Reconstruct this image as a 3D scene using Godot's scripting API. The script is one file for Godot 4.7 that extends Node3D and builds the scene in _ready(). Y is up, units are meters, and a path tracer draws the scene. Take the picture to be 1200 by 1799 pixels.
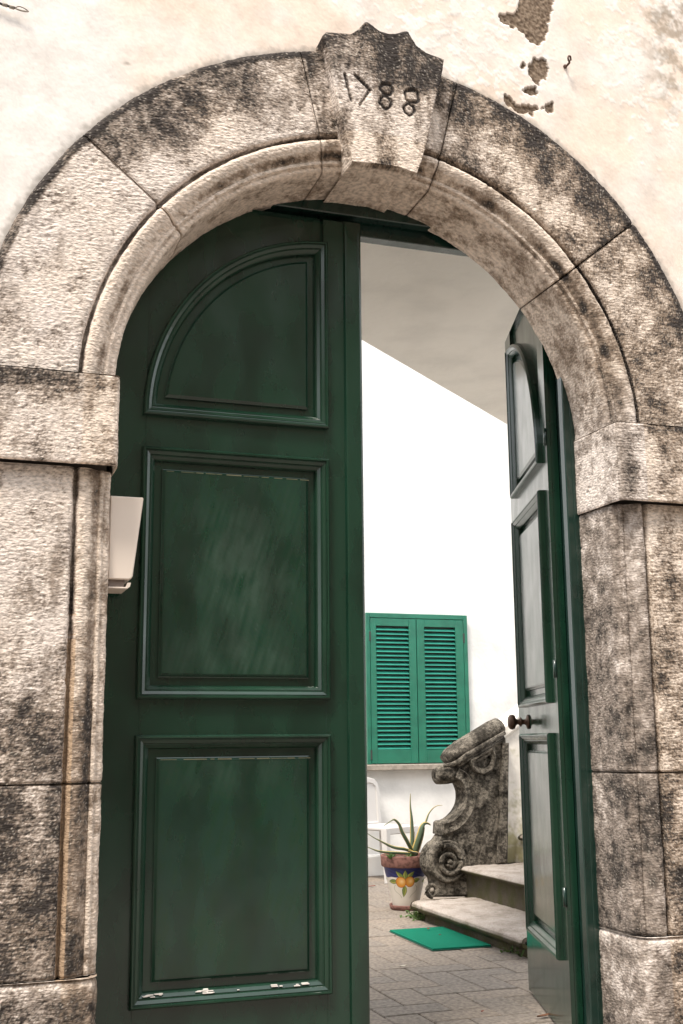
extends Node3D
# A carved stone portal of 1788 with green panelled doors, one leaf open on a white courtyard.

const YS := 2.248          # springing line of the arch
const RG := 1.05           # radius of the groove between moulding and block face
const FAR_Z := -6.057      # courtyard house wall
var n1 := FastNoiseLite.new()
var n2 := FastNoiseLite.new()
var n3 := FastNoiseLite.new()
var n4 := FastNoiseLite.new()
var rng := RandomNumberGenerator.new()
var M := {}
var patches := []          # fallen plaster: [outline, bounding box]
var strokes := []          # carved numerals: polylines in x, y

# ------------------------------------------------------------------ nodes
func obj(called: String, mesh: Mesh, mat: Material, parent: Node = self) -> MeshInstance3D:
	var o := MeshInstance3D.new()
	o.name = numbered(called, parent)
	o.mesh = mesh
	o.material_override = mat
	parent.add_child(o, true)
	return o

func numbered(called: String, parent: Node) -> String:
	if not parent.has_node(called):
		return called
	var k: int = counts.get([parent, called], 0)
	while true:
		k += 1
		var s := "%s_%03d" % [called, k]
		if not parent.has_node(s):
			counts[[parent, called]] = k
			return s
	return called
var counts := {}
var block_tone := 0.0

func thing(called: String, label: String, category: String, at := Vector3.ZERO, group := "") -> Node3D:
	var o := Node3D.new()
	o.name = numbered(called, self)
	add_child(o, true)
	o.position = at
	tag(o, label, category, group)
	return o

func tag(o: Node, label: String, category: String, group := "") -> void:
	o.set_meta("label", label)
	o.set_meta("category", category)
	if group:
		o.set_meta("group", group)

# ------------------------------------------------------------------ small meshes
func new_st(flat := true) -> SurfaceTool:
	var st := SurfaceTool.new()
	st.begin(Mesh.PRIMITIVE_TRIANGLES)
	st.set_smooth_group(-1 if flat else 0)
	return st

func done(st: SurfaceTool) -> ArrayMesh:
	st.generate_normals()
	return st.commit()

func tri(st: SurfaceTool, a: Vector3, b: Vector3, c: Vector3, out: Vector3) -> void:
	if (b - a).cross(c - a).dot(out) > 0.0:
		st.add_vertex(a); st.add_vertex(c); st.add_vertex(b)
	else:
		st.add_vertex(a); st.add_vertex(b); st.add_vertex(c)

func quad(st: SurfaceTool, a: Vector3, b: Vector3, c: Vector3, d: Vector3, out: Vector3) -> void:
	tri(st, a, b, c, out)
	tri(st, a, c, d, out)

# a box with chamfered edges
func add_box(st: SurfaceTool, c: Vector3, size: Vector3, bev := 0.004) -> void:
	var h := size * 0.5
	bev = minf(bev, minf(h.x, minf(h.y, h.z)) * 0.6)
	var v := func(sx: float, sy: float, sz: float, ax: int) -> Vector3:
		var q := Vector3(sx * h.x, sy * h.y, sz * h.z)
		var s := Vector3(sx, sy, sz)
		for k in 3:
			if k != ax:
				q[k] -= s[k] * bev
		return c + q
	for ax in 3:
		var b := (ax + 1) % 3
		var d := (ax + 2) % 3
		for s in [-1.0, 1.0]:
			var ps := []
			for e in [[-1.0, -1.0], [1.0, -1.0], [1.0, 1.0], [-1.0, 1.0]]:
				var q := Vector3.ZERO
				q[ax] = s; q[b] = e[0]; q[d] = e[1]
				ps.append(v.call(q.x, q.y, q.z, ax))
			var o := Vector3.ZERO
			o[ax] = s
			quad(st, ps[0], ps[1], ps[2], ps[3], o)
			# the edge between the faces across ax and across b, running along d
			for t in [-1.0, 1.0]:
				var q1 := Vector3.ZERO
				q1[ax] = s; q1[b] = t; q1[d] = -1.0
				var q2 := q1
				q2[d] = 1.0
				var o2 := Vector3.ZERO
				o2[ax] = s; o2[b] = t
				quad(st, v.call(q1.x, q1.y, q1.z, ax), v.call(q2.x, q2.y, q2.z, ax), v.call(q2.x, q2.y, q2.z, b), v.call(q1.x, q1.y, q1.z, b), o2)
	for sx in [-1.0, 1.0]:
		for sy in [-1.0, 1.0]:
			for sz in [-1.0, 1.0]:
				tri(st, v.call(sx, sy, sz, 0), v.call(sx, sy, sz, 1), v.call(sx, sy, sz, 2), Vector3(sx, sy, sz))

func box(c: Vector3, size: Vector3, bev := 0.004) -> ArrayMesh:
	var st := new_st()
	add_box(st, c, size, bev)
	return done(st)

func area2(pts: PackedVector2Array) -> float:
	var a := 0.0
	for i in pts.size():
		a += pts[i].cross(pts[(i + 1) % pts.size()])
	return a * 0.5

# moves a closed outline inwards by d, mitred
func inset(pts: PackedVector2Array, d: float) -> PackedVector2Array:
	var out := PackedVector2Array()
	var n := pts.size()
	var s := signf(area2(pts))
	for i in n:
		var e1 := (pts[i] - pts[(i + n - 1) % n]).normalized()
		var e2 := (pts[(i + 1) % n] - pts[i]).normalized()
		var a := Vector2(-e1.y, e1.x) * s
		var b := Vector2(-e2.y, e2.x) * s
		var m := a + b
		out.append(pts[i] + m * (d / maxf(0.35, 0.5 * m.dot(m))))
	return out

# rings of an outline, each (inset, z), joined by strips; the last ring may be capped
func add_rings(st: SurfaceTool, pts: PackedVector2Array, rings: Array, cap := true, shape = null) -> void:
	var prev := PackedVector2Array()
	var pz := 0.0
	var n := pts.size()
	var s := signf(area2(pts))
	for k in rings.size():
		var ins: float = rings[k][0]
		var cur := inset(pts, ins)
		if shape != null:
			cur = shape.call(ins)
		var z: float = rings[k][1]
		if k:
			for i in n:
				var j := (i + 1) % n
				var e := (pts[j] - pts[i]).normalized()
				var inw := Vector2(-e.y, e.x) * s
				var dd: float = rings[k][0] - rings[k - 1][0]
				var dz: float = z - pz
				var o := Vector3(-inw.x * dz, -inw.y * dz, dd)
				quad(st, Vector3(prev[i].x, prev[i].y, pz), Vector3(prev[j].x, prev[j].y, pz), Vector3(cur[j].x, cur[j].y, z), Vector3(cur[i].x, cur[i].y, z), o)
		prev = cur
		pz = z
	if cap:
		var t := Geometry2D.triangulate_polygon(prev)
		for i in range(0, t.size(), 3):
			tri(st, Vector3(prev[t[i]].x, prev[t[i]].y, pz), Vector3(prev[t[i + 1]].x, prev[t[i + 1]].y, pz), Vector3(prev[t[i + 2]].x, prev[t[i + 2]].y, pz), Vector3(0, 0, 1))

func add_back(st: SurfaceTool, pts: PackedVector2Array, z: float) -> void:
	var t := Geometry2D.triangulate_polygon(pts)
	for i in range(0, t.size(), 3):
		tri(st, Vector3(pts[t[i]].x, pts[t[i]].y, z), Vector3(pts[t[i + 1]].x, pts[t[i + 1]].y, z), Vector3(pts[t[i + 2]].x, pts[t[i + 2]].y, z), Vector3(0, 0, -1))

# an outline in x, y from z0 back to z1 (front), front edge chamfered
func extrude(pts: PackedVector2Array, z0: float, z1: float, bev := 0.003) -> ArrayMesh:
	var st := new_st()
	add_rings(st, pts, [[0.0, z0], [0.0, z1 - bev], [bev, z1]])
	add_back(st, pts, z0)
	return done(st)

func rect(x0: float, y0: float, x1: float, y1: float) -> PackedVector2Array:
	return PackedVector2Array([Vector2(x0, y0), Vector2(x1, y0), Vector2(x1, y1), Vector2(x0, y1)])

func lathe(prof: Array, seg := 40, flat := false) -> ArrayMesh:
	var st := new_st(flat)
	for k in range(prof.size() - 1):
		var a: Vector2 = prof[k]
		var b: Vector2 = prof[k + 1]
		for i in seg:
			var f0 := TAU * i / seg
			var f1 := TAU * (i + 1) / seg
			var q := func(r: Vector2, f: float) -> Vector3: return Vector3(r.x * cos(f), r.y, r.x * sin(f))
			var fm := (f0 + f1) * 0.5
			var d := b - a
			var out := Vector3(d.y * cos(fm), -d.x, d.y * sin(fm))
			if a.x > 1e-5:
				tri(st, q.call(a, f0), q.call(a, f1), q.call(b, f1), out)
			if b.x > 1e-5:
				tri(st, q.call(a, f0), q.call(b, f1), q.call(b, f0), out)
	return done(st)

# a tube of elliptical section along points; radii per point
func add_tube(st: SurfaceTool, pts: Array, radii: Array, seg := 8, squash := 1.0, up := Vector3.UP) -> void:
	var n := pts.size()
	var rings := []
	for i in n:
		var t: Vector3 = (pts[mini(i + 1, n - 1)] - pts[maxi(i - 1, 0)]).normalized()
		var side := t.cross(up)
		if side.length() < 0.05:
			side = t.cross(Vector3.RIGHT)
		side = side.normalized()
		var u := side.cross(t)
		var ring := []
		for k in seg:
			var f := TAU * k / seg
			ring.append(pts[i] + (side * cos(f) + u * sin(f) * squash) * radii[i])
		rings.append(ring)
	for i in range(n - 1):
		for k in seg:
			var l := (k + 1) % seg
			var mid: Vector3 = (rings[i][k] + rings[i + 1][l]) * 0.5 - (pts[i] + pts[i + 1]) * 0.5
			quad(st, rings[i][k], rings[i][l], rings[i + 1][l], rings[i + 1][k], mid)
	for e in [0, n - 1]:
		var o: Vector3 = pts[0] - pts[1] if e == 0 else pts[n - 1] - pts[n - 2]
		for k in range(1, seg - 1):
			tri(st, rings[e][0], rings[e][k], rings[e][k + 1], o)

func tube(pts: Array, radii: Array, seg := 8, squash := 1.0) -> ArrayMesh:
	var st := new_st(false)
	add_tube(st, pts, radii, seg, squash)
	return done(st)

# points of a smooth curve through the given ones
func smooth_path(pts: Array, per := 6) -> Array:
	var out := []
	for i in range(pts.size() - 1):
		var p0 = pts[maxi(i - 1, 0)]
		var p1 = pts[i]
		var p2 = pts[i + 1]
		var p3 = pts[mini(i + 2, pts.size() - 1)]
		for k in per:
			out.append(p1.cubic_interpolate(p2, p0, p3, float(k) / per))
	out.append(pts[pts.size() - 1])
	return out

# ------------------------------------------------------------------ weathered surfaces: fine grids with real relief
func grid_normals(nu: int, nv: int, P: PackedVector3Array) -> PackedVector3Array:
	var N := PackedVector3Array()
	N.resize(nu * nv)
	for j in nv:
		var ja := maxi(j - 1, 0) * nu
		var jb := mini(j + 1, nv - 1) * nu
		for i in nu:
			var du := P[j * nu + mini(i + 1, nu - 1)] - P[j * nu + maxi(i - 1, 0)]
			var dv := P[jb + i] - P[ja + i]
			N[j * nu + i] = du.cross(dv).normalized()
	return N

# kind: 0 stone portal, 1 plaster, 2 step stone, 3 dark carved stone
func grid(nu: int, nv: int, P: PackedVector3Array, drop: PackedFloat32Array, kind: int, want: Vector3, skip := PackedByteArray()) -> ArrayMesh:
	var N := grid_normals(nu, nv, P)
	var sum := Vector3.ZERO
	for k in range(0, N.size(), 7):
		sum += N[k]
	var sgn := 1.0 if sum.dot(want) > 0.0 else -1.0
	var C := PackedColorArray()
	C.resize(nu * nv)
	var smooth_normals := N.duplicate()
	for k in nu * nv:
		var p := P[k]
		var n := N[k] * sgn
		var h := relief(kind, p, n)
		C[k] = tint(kind, p, n, h)
		if drop.size():
			h -= drop[k]
		P[k] = p + n * h
	N = grid_normals(nu, nv, P)
	for k in nu * nv:
		if N[k].length_squared() < 0.5:
			N[k] = smooth_normals[k]
		N[k] *= sgn
	var I := PackedInt32Array()
	for j in range(nv - 1):
		for i in range(nu - 1):
			if skip.size() and skip[j * nu + i]:
				continue
			var a := j * nu + i
			if sgn > 0.0:
				I.append_array([a, a + nu, a + 1, a + 1, a + nu, a + nu + 1])
			else:
				I.append_array([a, a + 1, a + nu, a + 1, a + nu + 1, a + nu])
	var arr := []
	arr.resize(Mesh.ARRAY_MAX)
	arr[Mesh.ARRAY_VERTEX] = P
	arr[Mesh.ARRAY_NORMAL] = N
	arr[Mesh.ARRAY_COLOR] = C
	arr[Mesh.ARRAY_INDEX] = I
	var m := ArrayMesh.new()
	m.add_surface_from_arrays(Mesh.PRIMITIVE_TRIANGLES, arr)
	return m

func bump(d: float, w: float) -> float:
	return exp(-d * d / (w * w))

func stroke_depth(x: float, y: float) -> float:
	if y < 3.34 or y > 3.56 or x < -0.2 or x > 0.2:
		return 0.0
	var best := 1.0
	var q := Vector2(x, y)
	for s in strokes:
		for i in range(s.size() - 1):
			best = minf(best, q.distance_to(Geometry2D.get_closest_point_to_segment(q, s[i], s[i + 1])))
	return smoothstep(0.0085 + 0.003 * n3.get_noise_2d(x * 40.0, y * 40.0), 0.002, best)

func relief(kind: int, p: Vector3, n: Vector3) -> float:
	match kind:
		5:
			return 0.0004 * n2.get_noise_3d(p.x * 6.0, p.y * 4.0, 2.0)
		4:
			return 0.002 * n2.get_noise_3d(p.x * 20.0, p.y * 20.0, 2.0)
		0:
			var tool := n1.get_noise_3d(p.x * 16.0, p.y * 120.0, p.z * 40.0)
			var lump := n2.get_noise_3d(p.x * 9.0, p.y * 9.0, p.z * 9.0)
			var pit := n3.get_noise_3d(p.x * 60.0, p.y * 60.0, p.z * 60.0)
			var face := smoothstep(0.6, 0.95, n.z)
			var r := hypot(p)
			var moulding := smoothstep(1.065, 1.05, r)
			var h := tool * lerpf(0.0018, 0.0003, moulding) * (0.4 + 0.6 * face) * (0.35 + 0.9 * smoothstep(-0.25, 0.3, n2.get_noise_3d(p.x * 4.0, p.y * 4.0, 30.0))) + lump * 0.0035 + pit * 0.0014
			h -= 0.004 * smoothstep(0.42, 0.7, n3.get_noise_3d(p.x * 21.0 + 9.0, p.y * 21.0, p.z * 21.0))
			if n.z > 0.5:
				h -= 0.007 * stroke_depth(p.x, p.y) * (1.0 if p.z > 0.045 else 0.0)
			return h
		1:
			var h1 := n2.get_noise_3d(p.x * 2.5, p.y * 2.5, 1.0) * 0.004 + n1.get_noise_3d(p.x * 50.0, p.y * 80.0, 3.0) * 0.0004
			h1 += flake(p) * 0.0009
			var c := cavity(p)
			if c > 0.0:
				h1 = lerpf(h1, -0.008 + n3.get_noise_3d(p.x * 60.0, p.y * 90.0, 2.0) * 0.004 + n2.get_noise_3d(p.x * 30.0, p.y * 30.0, 5.0) * 0.003, c)
			return h1
		2:
			return n2.get_noise_3d(p.x * 8.0, p.y * 8.0, p.z * 8.0) * 0.007 + n3.get_noise_3d(p.x * 50.0, p.y * 50.0, p.z * 50.0) * 0.0015
		_:
			return n2.get_noise_3d(p.x * 14.0, p.y * 14.0, p.z * 14.0) * 0.006 + n3.get_noise_3d(p.x * 60.0, p.y * 60.0, p.z * 60.0) * 0.003

func hypot(p: Vector3) -> float:
	return sqrt(p.x * p.x + (p.y - YS) * (p.y - YS)) if p.y > YS else absf(p.x)

# old limewash in raised scabs right of the keystone
func flake(p: Vector3) -> float:
	var where := bump(p.x - 0.42, 0.28) * bump(p.y - 3.78, 0.25) + 0.9 * bump(p.x - 1.22, 0.22) * bump(p.y - 3.95, 0.4) + 0.35 * bump(p.x + 0.1, 0.2) * bump(p.y - 3.98, 0.2)
	var v := n2.get_noise_3d(p.x * 11.0, p.y * 14.0, 7.0) + 0.4 * n3.get_noise_3d(p.x * 34.0, p.y * 44.0, 7.0)
	return smoothstep(0.10, 0.125, v * clampf(where * 1.5, 0.0, 1.0))

func cavity(p: Vector3) -> float:
	var q := Vector2(p.x + n3.get_noise_3d(p.x * 30.0, p.y * 30.0, 0.0) * 0.012, p.y + n3.get_noise_3d(p.x * 30.0, p.y * 30.0, 50.0) * 0.012)
	for k in patches:
		if k[1].has_point(q) and Geometry2D.is_point_in_polygon(q, k[0]):
			return 1.0
	return 0.0

# stone tone, 0 clean to 1 black: weathering, groove shade put in, darker undersides
func weather_and_shade(p: Vector3, n: Vector3) -> float:
	var x := p.x
	var y := p.y
	var r := hypot(p)
	var b := 0.4
	if y > 2.293 or (y > YS and r < 1.055):
		var a := rad_to_deg(atan2(y - YS, x))
		if p.z > 0.02 or (a < 101.5 and a > 77.0 and r > 1.0):       # keystone
			b = 0.50 + 0.46 * smoothstep(3.40, 3.62, y) + 0.26 * bump(x - 0.005, 0.038) + 0.12 * bump(x - 0.17, 0.05) - 0.22 * bump(x + 0.10, 0.045) * smoothstep(3.7, 3.5, y) - 0.2 * bump(x - 0.085, 0.03) * smoothstep(3.65, 3.4, y)
			b += 0.2 * n2.get_noise_3d(x * 26.0, y * 4.0, 0.0)
			if n.y < -0.5:  # darker on the face turned down
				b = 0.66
			b += 0.5 * stroke_depth(x, y)
		elif r > 1.055:
			if a > 140.0:
				b = 0.33 + 0.16 * smoothstep(1.25, 1.36, r)
			elif a > 102.0:
				b = 0.38 + 0.34 * smoothstep(1.1, 1.26, r) * (0.5 + 0.9 * bump(a - 122.0, 14.0))
			elif a < 39.2:
				b = 0.58 + 0.14 * smoothstep(1.2, 1.34, r)
			else:
				b = 0.66 + 0.24 * smoothstep(1.15, 1.34, r) - 0.28 * bump(a - 57.0, 8.0) * bump(r - 1.13, 0.07)
			b = maxf(b, lerpf(b, 1.1, smoothstep(1.35, 1.368, r)))
		else:
			b = 0.26 if a > 102.0 else (0.34 if a > 39.2 else 0.56)
			b += 0.46 * bump(r - 0.984, 0.015) * (0.7 + 1.2 * n2.get_noise_3d(x * 6.0, y * 6.0, 12.0)) + 0.4 * smoothstep(1.036, 1.045, r) + 0.2 * bump(r - 0.952, 0.005)  # dirt line in the hollow; shade of the groove put into the tone
			if p.z < -0.055:
				b = 0.44 if a > 102.0 else (0.46 if a > 39.2 else 0.52)
	elif y > 1.989:
		b = 0.32 + 0.34 * smoothstep(2.2, 2.28, y)
		if x < 0.0:
			b += 0.3 * bump(x + 1.33, 0.16) * bump(y - 2.27, 0.1) + 0.2 * bump(x + 1.15, 0.06) * bump(y - 2.2, 0.06)
		else:
			b += 0.34 * bump(x - 0.97, 0.04) + 0.1 * bump(x - 1.12, 0.12)
		if n.y < -0.5:  # downward face made darker
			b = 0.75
	elif y > 1.003:
		if x < 0.0:
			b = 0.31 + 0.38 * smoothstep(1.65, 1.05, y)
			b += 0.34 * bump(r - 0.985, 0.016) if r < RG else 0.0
			b += 0.4 * bump(r - 1.046, 0.008) * smoothstep(1.35, 1.5, y)  # groove shade put into the stone tone
			if r < 0.97:
				b = 0.42
		else:
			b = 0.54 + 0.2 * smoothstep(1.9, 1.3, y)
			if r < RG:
				b = 0.70 + 0.14 * smoothstep(1.9, 1.2, y) + 0.2 * bump(r - 1.046, 0.008)  # last term: shade of the groove as darker stone
	else:
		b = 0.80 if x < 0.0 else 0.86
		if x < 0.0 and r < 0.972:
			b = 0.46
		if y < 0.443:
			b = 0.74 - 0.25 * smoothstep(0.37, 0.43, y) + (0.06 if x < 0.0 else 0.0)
	return b

func tint(kind: int, p: Vector3, n: Vector3, h: float) -> Color:
	match kind:
		5:
			var sx := absf(p.x)
			var haze := bump(sx - 0.53, 0.17) * bump(p.y - 1.74, 0.22) + 0.55 * bump(sx - 0.5, 0.3) * bump(p.y - 1.40, 0.1) + 0.45 * bump(sx - 0.5, 0.25) * smoothstep(0.9, 1.06, p.y) * smoothstep(1.2, 1.1, p.y) + 0.12
			var along := (p.x - p.y * 0.30)
			haze *= 0.42 + 0.5 * n1.get_noise_3d(along * 46.0, p.y * 5.0, 1.0) + 0.55 * n2.get_noise_3d(p.x * 9.0, p.y * 6.0, 3.0)
			haze += 0.5 * smoothstep(0.55, 0.72, n1.get_noise_3d(along * 120.0, p.y * 14.0, 8.0)) * bump(p.y - 1.7, 0.35)
			return Color(0.0072, 0.0315, 0.0180).lerp(Color(0.042, 0.072, 0.054), clampf(haze, 0.0, 0.6))
		4:
			var damp := smoothstep(0.75, 0.30, p.y) + 0.9 * n2.get_noise_3d(p.x * 7.0, p.y * 7.0, 3.0) + 0.5 * n3.get_noise_3d(p.x * 30.0, p.y * 30.0, 3.0) + 0.25 * smoothstep(2.32, 2.25, p.x)
			return Color(0.90, 0.85, 0.77).lerp(Color(0.36, 0.33, 0.12), clampf(damp - 0.15, 0.0, 0.75))
		0:
			var t := weather_and_shade(p, n)
			var r0 := hypot(p)
			var flat_face := smoothstep(1.05, 1.06, r0) if p.z < 0.02 else 1.0
			var tooled := flat_face * (1.0 if p.y < 2.3 or (p.x > 0.8 and p.y < 3.1) else 0.3)
			t += lerpf(0.26, 0.48, flat_face) * n2.get_noise_3d(p.x * 5.5, p.y * 4.6, p.z * 5.5 + 20.0)
			t += 0.26 * n2.get_noise_3d(p.x * 19.0, p.y * 16.0, p.z * 19.0 + 4.0)
			t += lerpf(0.12, 0.34, tooled) * n1.get_noise_3d(p.x * lerpf(30.0, 13.0, tooled), p.y * lerpf(34.0, 105.0, tooled), p.z * 30.0)
			t += lerpf(0.14, 0.30, flat_face) * n3.get_noise_3d(p.x * 75.0, p.y * 115.0, p.z * 90.0)
			t += lerpf(0.12, 0.26, flat_face) * n4.get_noise_3d(p.x * 190.0, p.y * 240.0, p.z * 200.0)
			t += 0.30 * flat_face * smoothstep(0.02, 0.42, n2.get_noise_3d(p.x * 10.0, p.y * 2.2, 50.0)) * smoothstep(0.6, 0.3, t)
			t += block_tone
			t -= h * lerpf(8.0, 26.0, flat_face)
			var warm := clampf(0.45 + 0.55 * smoothstep(-0.2, 0.9, p.x) + 0.5 * n2.get_noise_3d(p.x * 3.0, p.y * 3.0, 9.0), 0.0, 1.0)
			if r0 < 1.04:
				warm = 1.0 - 0.85 * smoothstep(0.6, 0.9, p.x) * smoothstep(2.6, 2.2, p.y)
			var light := Color(0.74, 0.66, 0.605).lerp(Color(0.75, 0.635, 0.53), warm)
			var mid := Color(0.27, 0.226, 0.194).lerp(Color(0.29, 0.22, 0.165), warm)
			var dark := Color(0.054, 0.047, 0.042)
			var c := light.lerp(mid, smoothstep(0.34, 0.72, t)).lerp(dark, smoothstep(0.66, 1.0, t))
			c = c.lerp(Color(0.55, 0.49, 0.42), 0.6 * smoothstep(0.40, 0.58, n4.get_noise_3d(p.x * 170.0, p.y * 230.0, p.z * 170.0 + 7.0)))
			if p.x < -1.03 and p.x > -1.056 and p.y < 1.45 + 0.1 * n3.get_noise_1d(p.y * 30.0) and p.y > 0.44:
				c = c.lerp(Color(0.42, 0.30, 0.20), 0.85)      # mortar smeared in the groove
			return c
		1:
			var peach := smoothstep(-1.05, -0.75, p.x + 0.25 * n2.get_noise_3d(p.x * 2.0, p.y * 2.0, 0.0) + 0.25 * (3.5 - p.y))
			var w := n2.get_noise_3d(p.x * 3.0, p.y * 3.0, 4.0)
			var w2 := n2.get_noise_3d(p.x * 14.0, p.y * 14.0, 4.0)
			var c1 := Color(0.745, 0.70, 0.655).lerp(Color(0.74, 0.62, 0.52), clampf(peach * (0.7 + 0.9 * w) + 0.12 * w2, 0.0, 1.0))
			c1 = c1.lerp(Color(0.76, 0.72, 0.67), flake(p) * 0.8)
			var grey := bump(p.x - 1.36, 0.16) * smoothstep(3.5, 3.9, p.y) * (0.5 + 1.6 * n3.get_noise_3d(p.x * 9.0, p.y * 9.0, 6.0) + 0.7 * n3.get_noise_3d(p.x * 40.0, p.y * 40.0, 6.0))
			c1 = c1.lerp(Color(0.30, 0.24, 0.18), clampf(grey, 0.0, 0.75))
			var r := hypot(p)
			c1 = c1.lerp(Color(0.25, 0.22, 0.19), 0.6 * smoothstep(1.425, 1.392, r + 0.02 * n3.get_noise_3d(p.x * 30.0, p.y * 30.0, 8.0)))
			c1 = c1.lerp(Color(0.3, 0.25, 0.2), 0.8 * bump(p.x + 0.925, 0.012) * bump(p.y - 3.44, 0.006))
			var fine := n4.get_noise_3d(p.x * 260.0, p.y * 340.0, 0.0)
			c1 = c1 * (1.0 + 0.10 * fine + 0.08 * n3.get_noise_3d(p.x * 30.0, p.y * 50.0, 1.0))
			if cavity(p) > 0.0:
				var e := n3.get_noise_3d(p.x * 50.0, p.y * 70.0, 2.0) + 0.6 * n4.get_noise_3d(p.x * 250.0, p.y * 250.0, 2.0)
				c1 = Color(0.27, 0.205, 0.15).lerp(Color(0.12, 0.085, 0.06), clampf(0.5 - e * 1.6, 0.0, 1.0))
			c1.a = 1.0
			return c1
		2:
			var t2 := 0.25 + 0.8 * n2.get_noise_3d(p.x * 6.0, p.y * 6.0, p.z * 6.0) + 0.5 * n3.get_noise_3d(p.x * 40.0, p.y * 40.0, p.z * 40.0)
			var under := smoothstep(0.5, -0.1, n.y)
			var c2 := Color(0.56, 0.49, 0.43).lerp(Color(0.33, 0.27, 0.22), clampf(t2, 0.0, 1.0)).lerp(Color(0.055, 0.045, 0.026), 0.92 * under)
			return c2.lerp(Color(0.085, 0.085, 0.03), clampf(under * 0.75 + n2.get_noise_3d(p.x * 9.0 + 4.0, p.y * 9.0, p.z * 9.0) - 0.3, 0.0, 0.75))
		_:
			var t3 := 0.5 + 0.8 * n2.get_noise_3d(p.x * 11.0, p.y * 11.0, p.z * 11.0) + 0.6 * n3.get_noise_3d(p.x * 60.0, p.y * 90.0, p.z * 60.0) + 0.5 * n4.get_noise_3d(p.x * 260.0, p.y * 260.0, p.z * 260.0)
			return Color(0.085, 0.075, 0.05).lerp(Color(0.30, 0.26, 0.21), clampf(t3 - 0.2, 0.0, 1.0))

func resample(prof: Array, step: float) -> PackedVector2Array:
	var out := PackedVector2Array()
	for k in range(prof.size() - 1):
		var a: Vector2 = prof[k]
		var b: Vector2 = prof[k + 1]
		var m := maxi(1, int(ceil(a.distance_to(b) / step)))
		for i in m:
			out.append(a.lerp(b, float(i) / m))
	out.append(prof[prof.size() - 1])
	return out

# one stone of the portal: the profile (distance from the axis, z) swept along the arch (angles) or up a jamb (heights)
func stone(called: String, parent: Node, prof: Array, side: int, v0: float, v1: float, bev := 0.010, step := 0.0039) -> MeshInstance3D:
	var pr := resample(prof, step)
	var length := absf(v1 - v0) * (1.12 if side == 0 else 1.0)
	var nv := int(ceil(length / step)) + 3
	var nu := pr.size()
	var P := PackedVector3Array()
	var D := PackedFloat32Array()
	P.resize(nu * nv)
	D.resize(nu * nv)
	var gap := 0.0016 / length
	for j in nv:
		var f := clampf(float(j - 1) / (nv - 3), 0.0, 1.0)
		var e := minf(f, 1.0 - f) * length
		var d := 0.0
		if e < bev:
			var q := 1.0 - e / bev
			d = bev * 0.6 * (1.0 - sqrt(maxf(0.0, 1.0 - q * q)))
		if j == 0 or j == nv - 1:
			d = 0.05
		f = lerpf(gap, 1.0 - gap, f)
		var v := lerpf(v0, v1, f)
		for i in nu:
			var wob := 0.0
			if side == 0:
				P[j * nu + i] = Vector3(cos(v) * pr[i].x, YS + sin(v) * pr[i].x, pr[i].y)
			else:
				P[j * nu + i] = Vector3(side * pr[i].x, v, pr[i].y)
			D[j * nu + i] = d + wob
	block_tone = 0.06 * sin(v0 * 37.0 + v1 * 11.0 + side * 2.0)
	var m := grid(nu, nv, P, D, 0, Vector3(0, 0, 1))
	block_tone = 0.0
	return obj(called, m, M.stone, parent)

# ------------------------------------------------------------------ materials
func noise_image(seed_: int, freq: float, size: int, lo: float, hi: float, kind := FastNoiseLite.TYPE_SIMPLEX_SMOOTH, oct := 4, sx := 1, g := 1.0) -> Image:
	var n := FastNoiseLite.new()
	n.seed = seed_
	n.noise_type = kind
	n.frequency = freq
	n.fractal_octaves = oct
	var im := n.get_seamless_image(size, size * sx)
	if sx > 1:
		im.resize(size, size, Image.INTERPOLATE_BILINEAR)
	im.convert(Image.FORMAT_RGB8)
	var d := im.get_data()
	var lut := PackedByteArray()
	for k in 256:
		lut.append(int(clampf(lerpf(lo, hi, pow(k / 255.0, g)), 0.0, 1.0) * 255.0))
	for k in d.size():
		d[k] = lut[d[k]]
	return Image.create_from_data(size, size, false, Image.FORMAT_RGB8, d)

# layers of noise multiplied together
func layered(ims: Array) -> Image:
	var d: PackedByteArray = ims[0].get_data()
	for k in range(1, ims.size()):
		var e: PackedByteArray = ims[k].get_data()
		for i in range(0, d.size(), 3):
			var v := mini(255, d[i] * e[i] / 190)
			d[i] = v
			d[i + 1] = v
			d[i + 2] = v
	return Image.create_from_data(ims[0].get_width(), ims[0].get_height(), false, Image.FORMAT_RGB8, d)

func tex(im: Image) -> ImageTexture:
	return ImageTexture.create_from_image(im)

func srgb(r: float, g: float, b: float) -> Color:
	return Color(r, g, b).linear_to_srgb()

func mat(c: Color, rough := 0.8, spec := 0.5) -> StandardMaterial3D:
	var m := StandardMaterial3D.new()
	m.albedo_color = c.linear_to_srgb()
	m.roughness = rough
	m.metallic_specular = spec
	return m

func tri_map(m: StandardMaterial3D, scale: Vector3, world := true) -> void:
	m.uv1_triplanar = true
	m.uv1_world_triplanar = world
	m.uv1_scale = scale
	m.uv1_triplanar_sharpness = 4.0

func relief_map(m: StandardMaterial3D, t: Texture2D, cm: float) -> void:
	m.heightmap_enabled = true
	m.heightmap_texture = t
	m.heightmap_scale = cm

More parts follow.
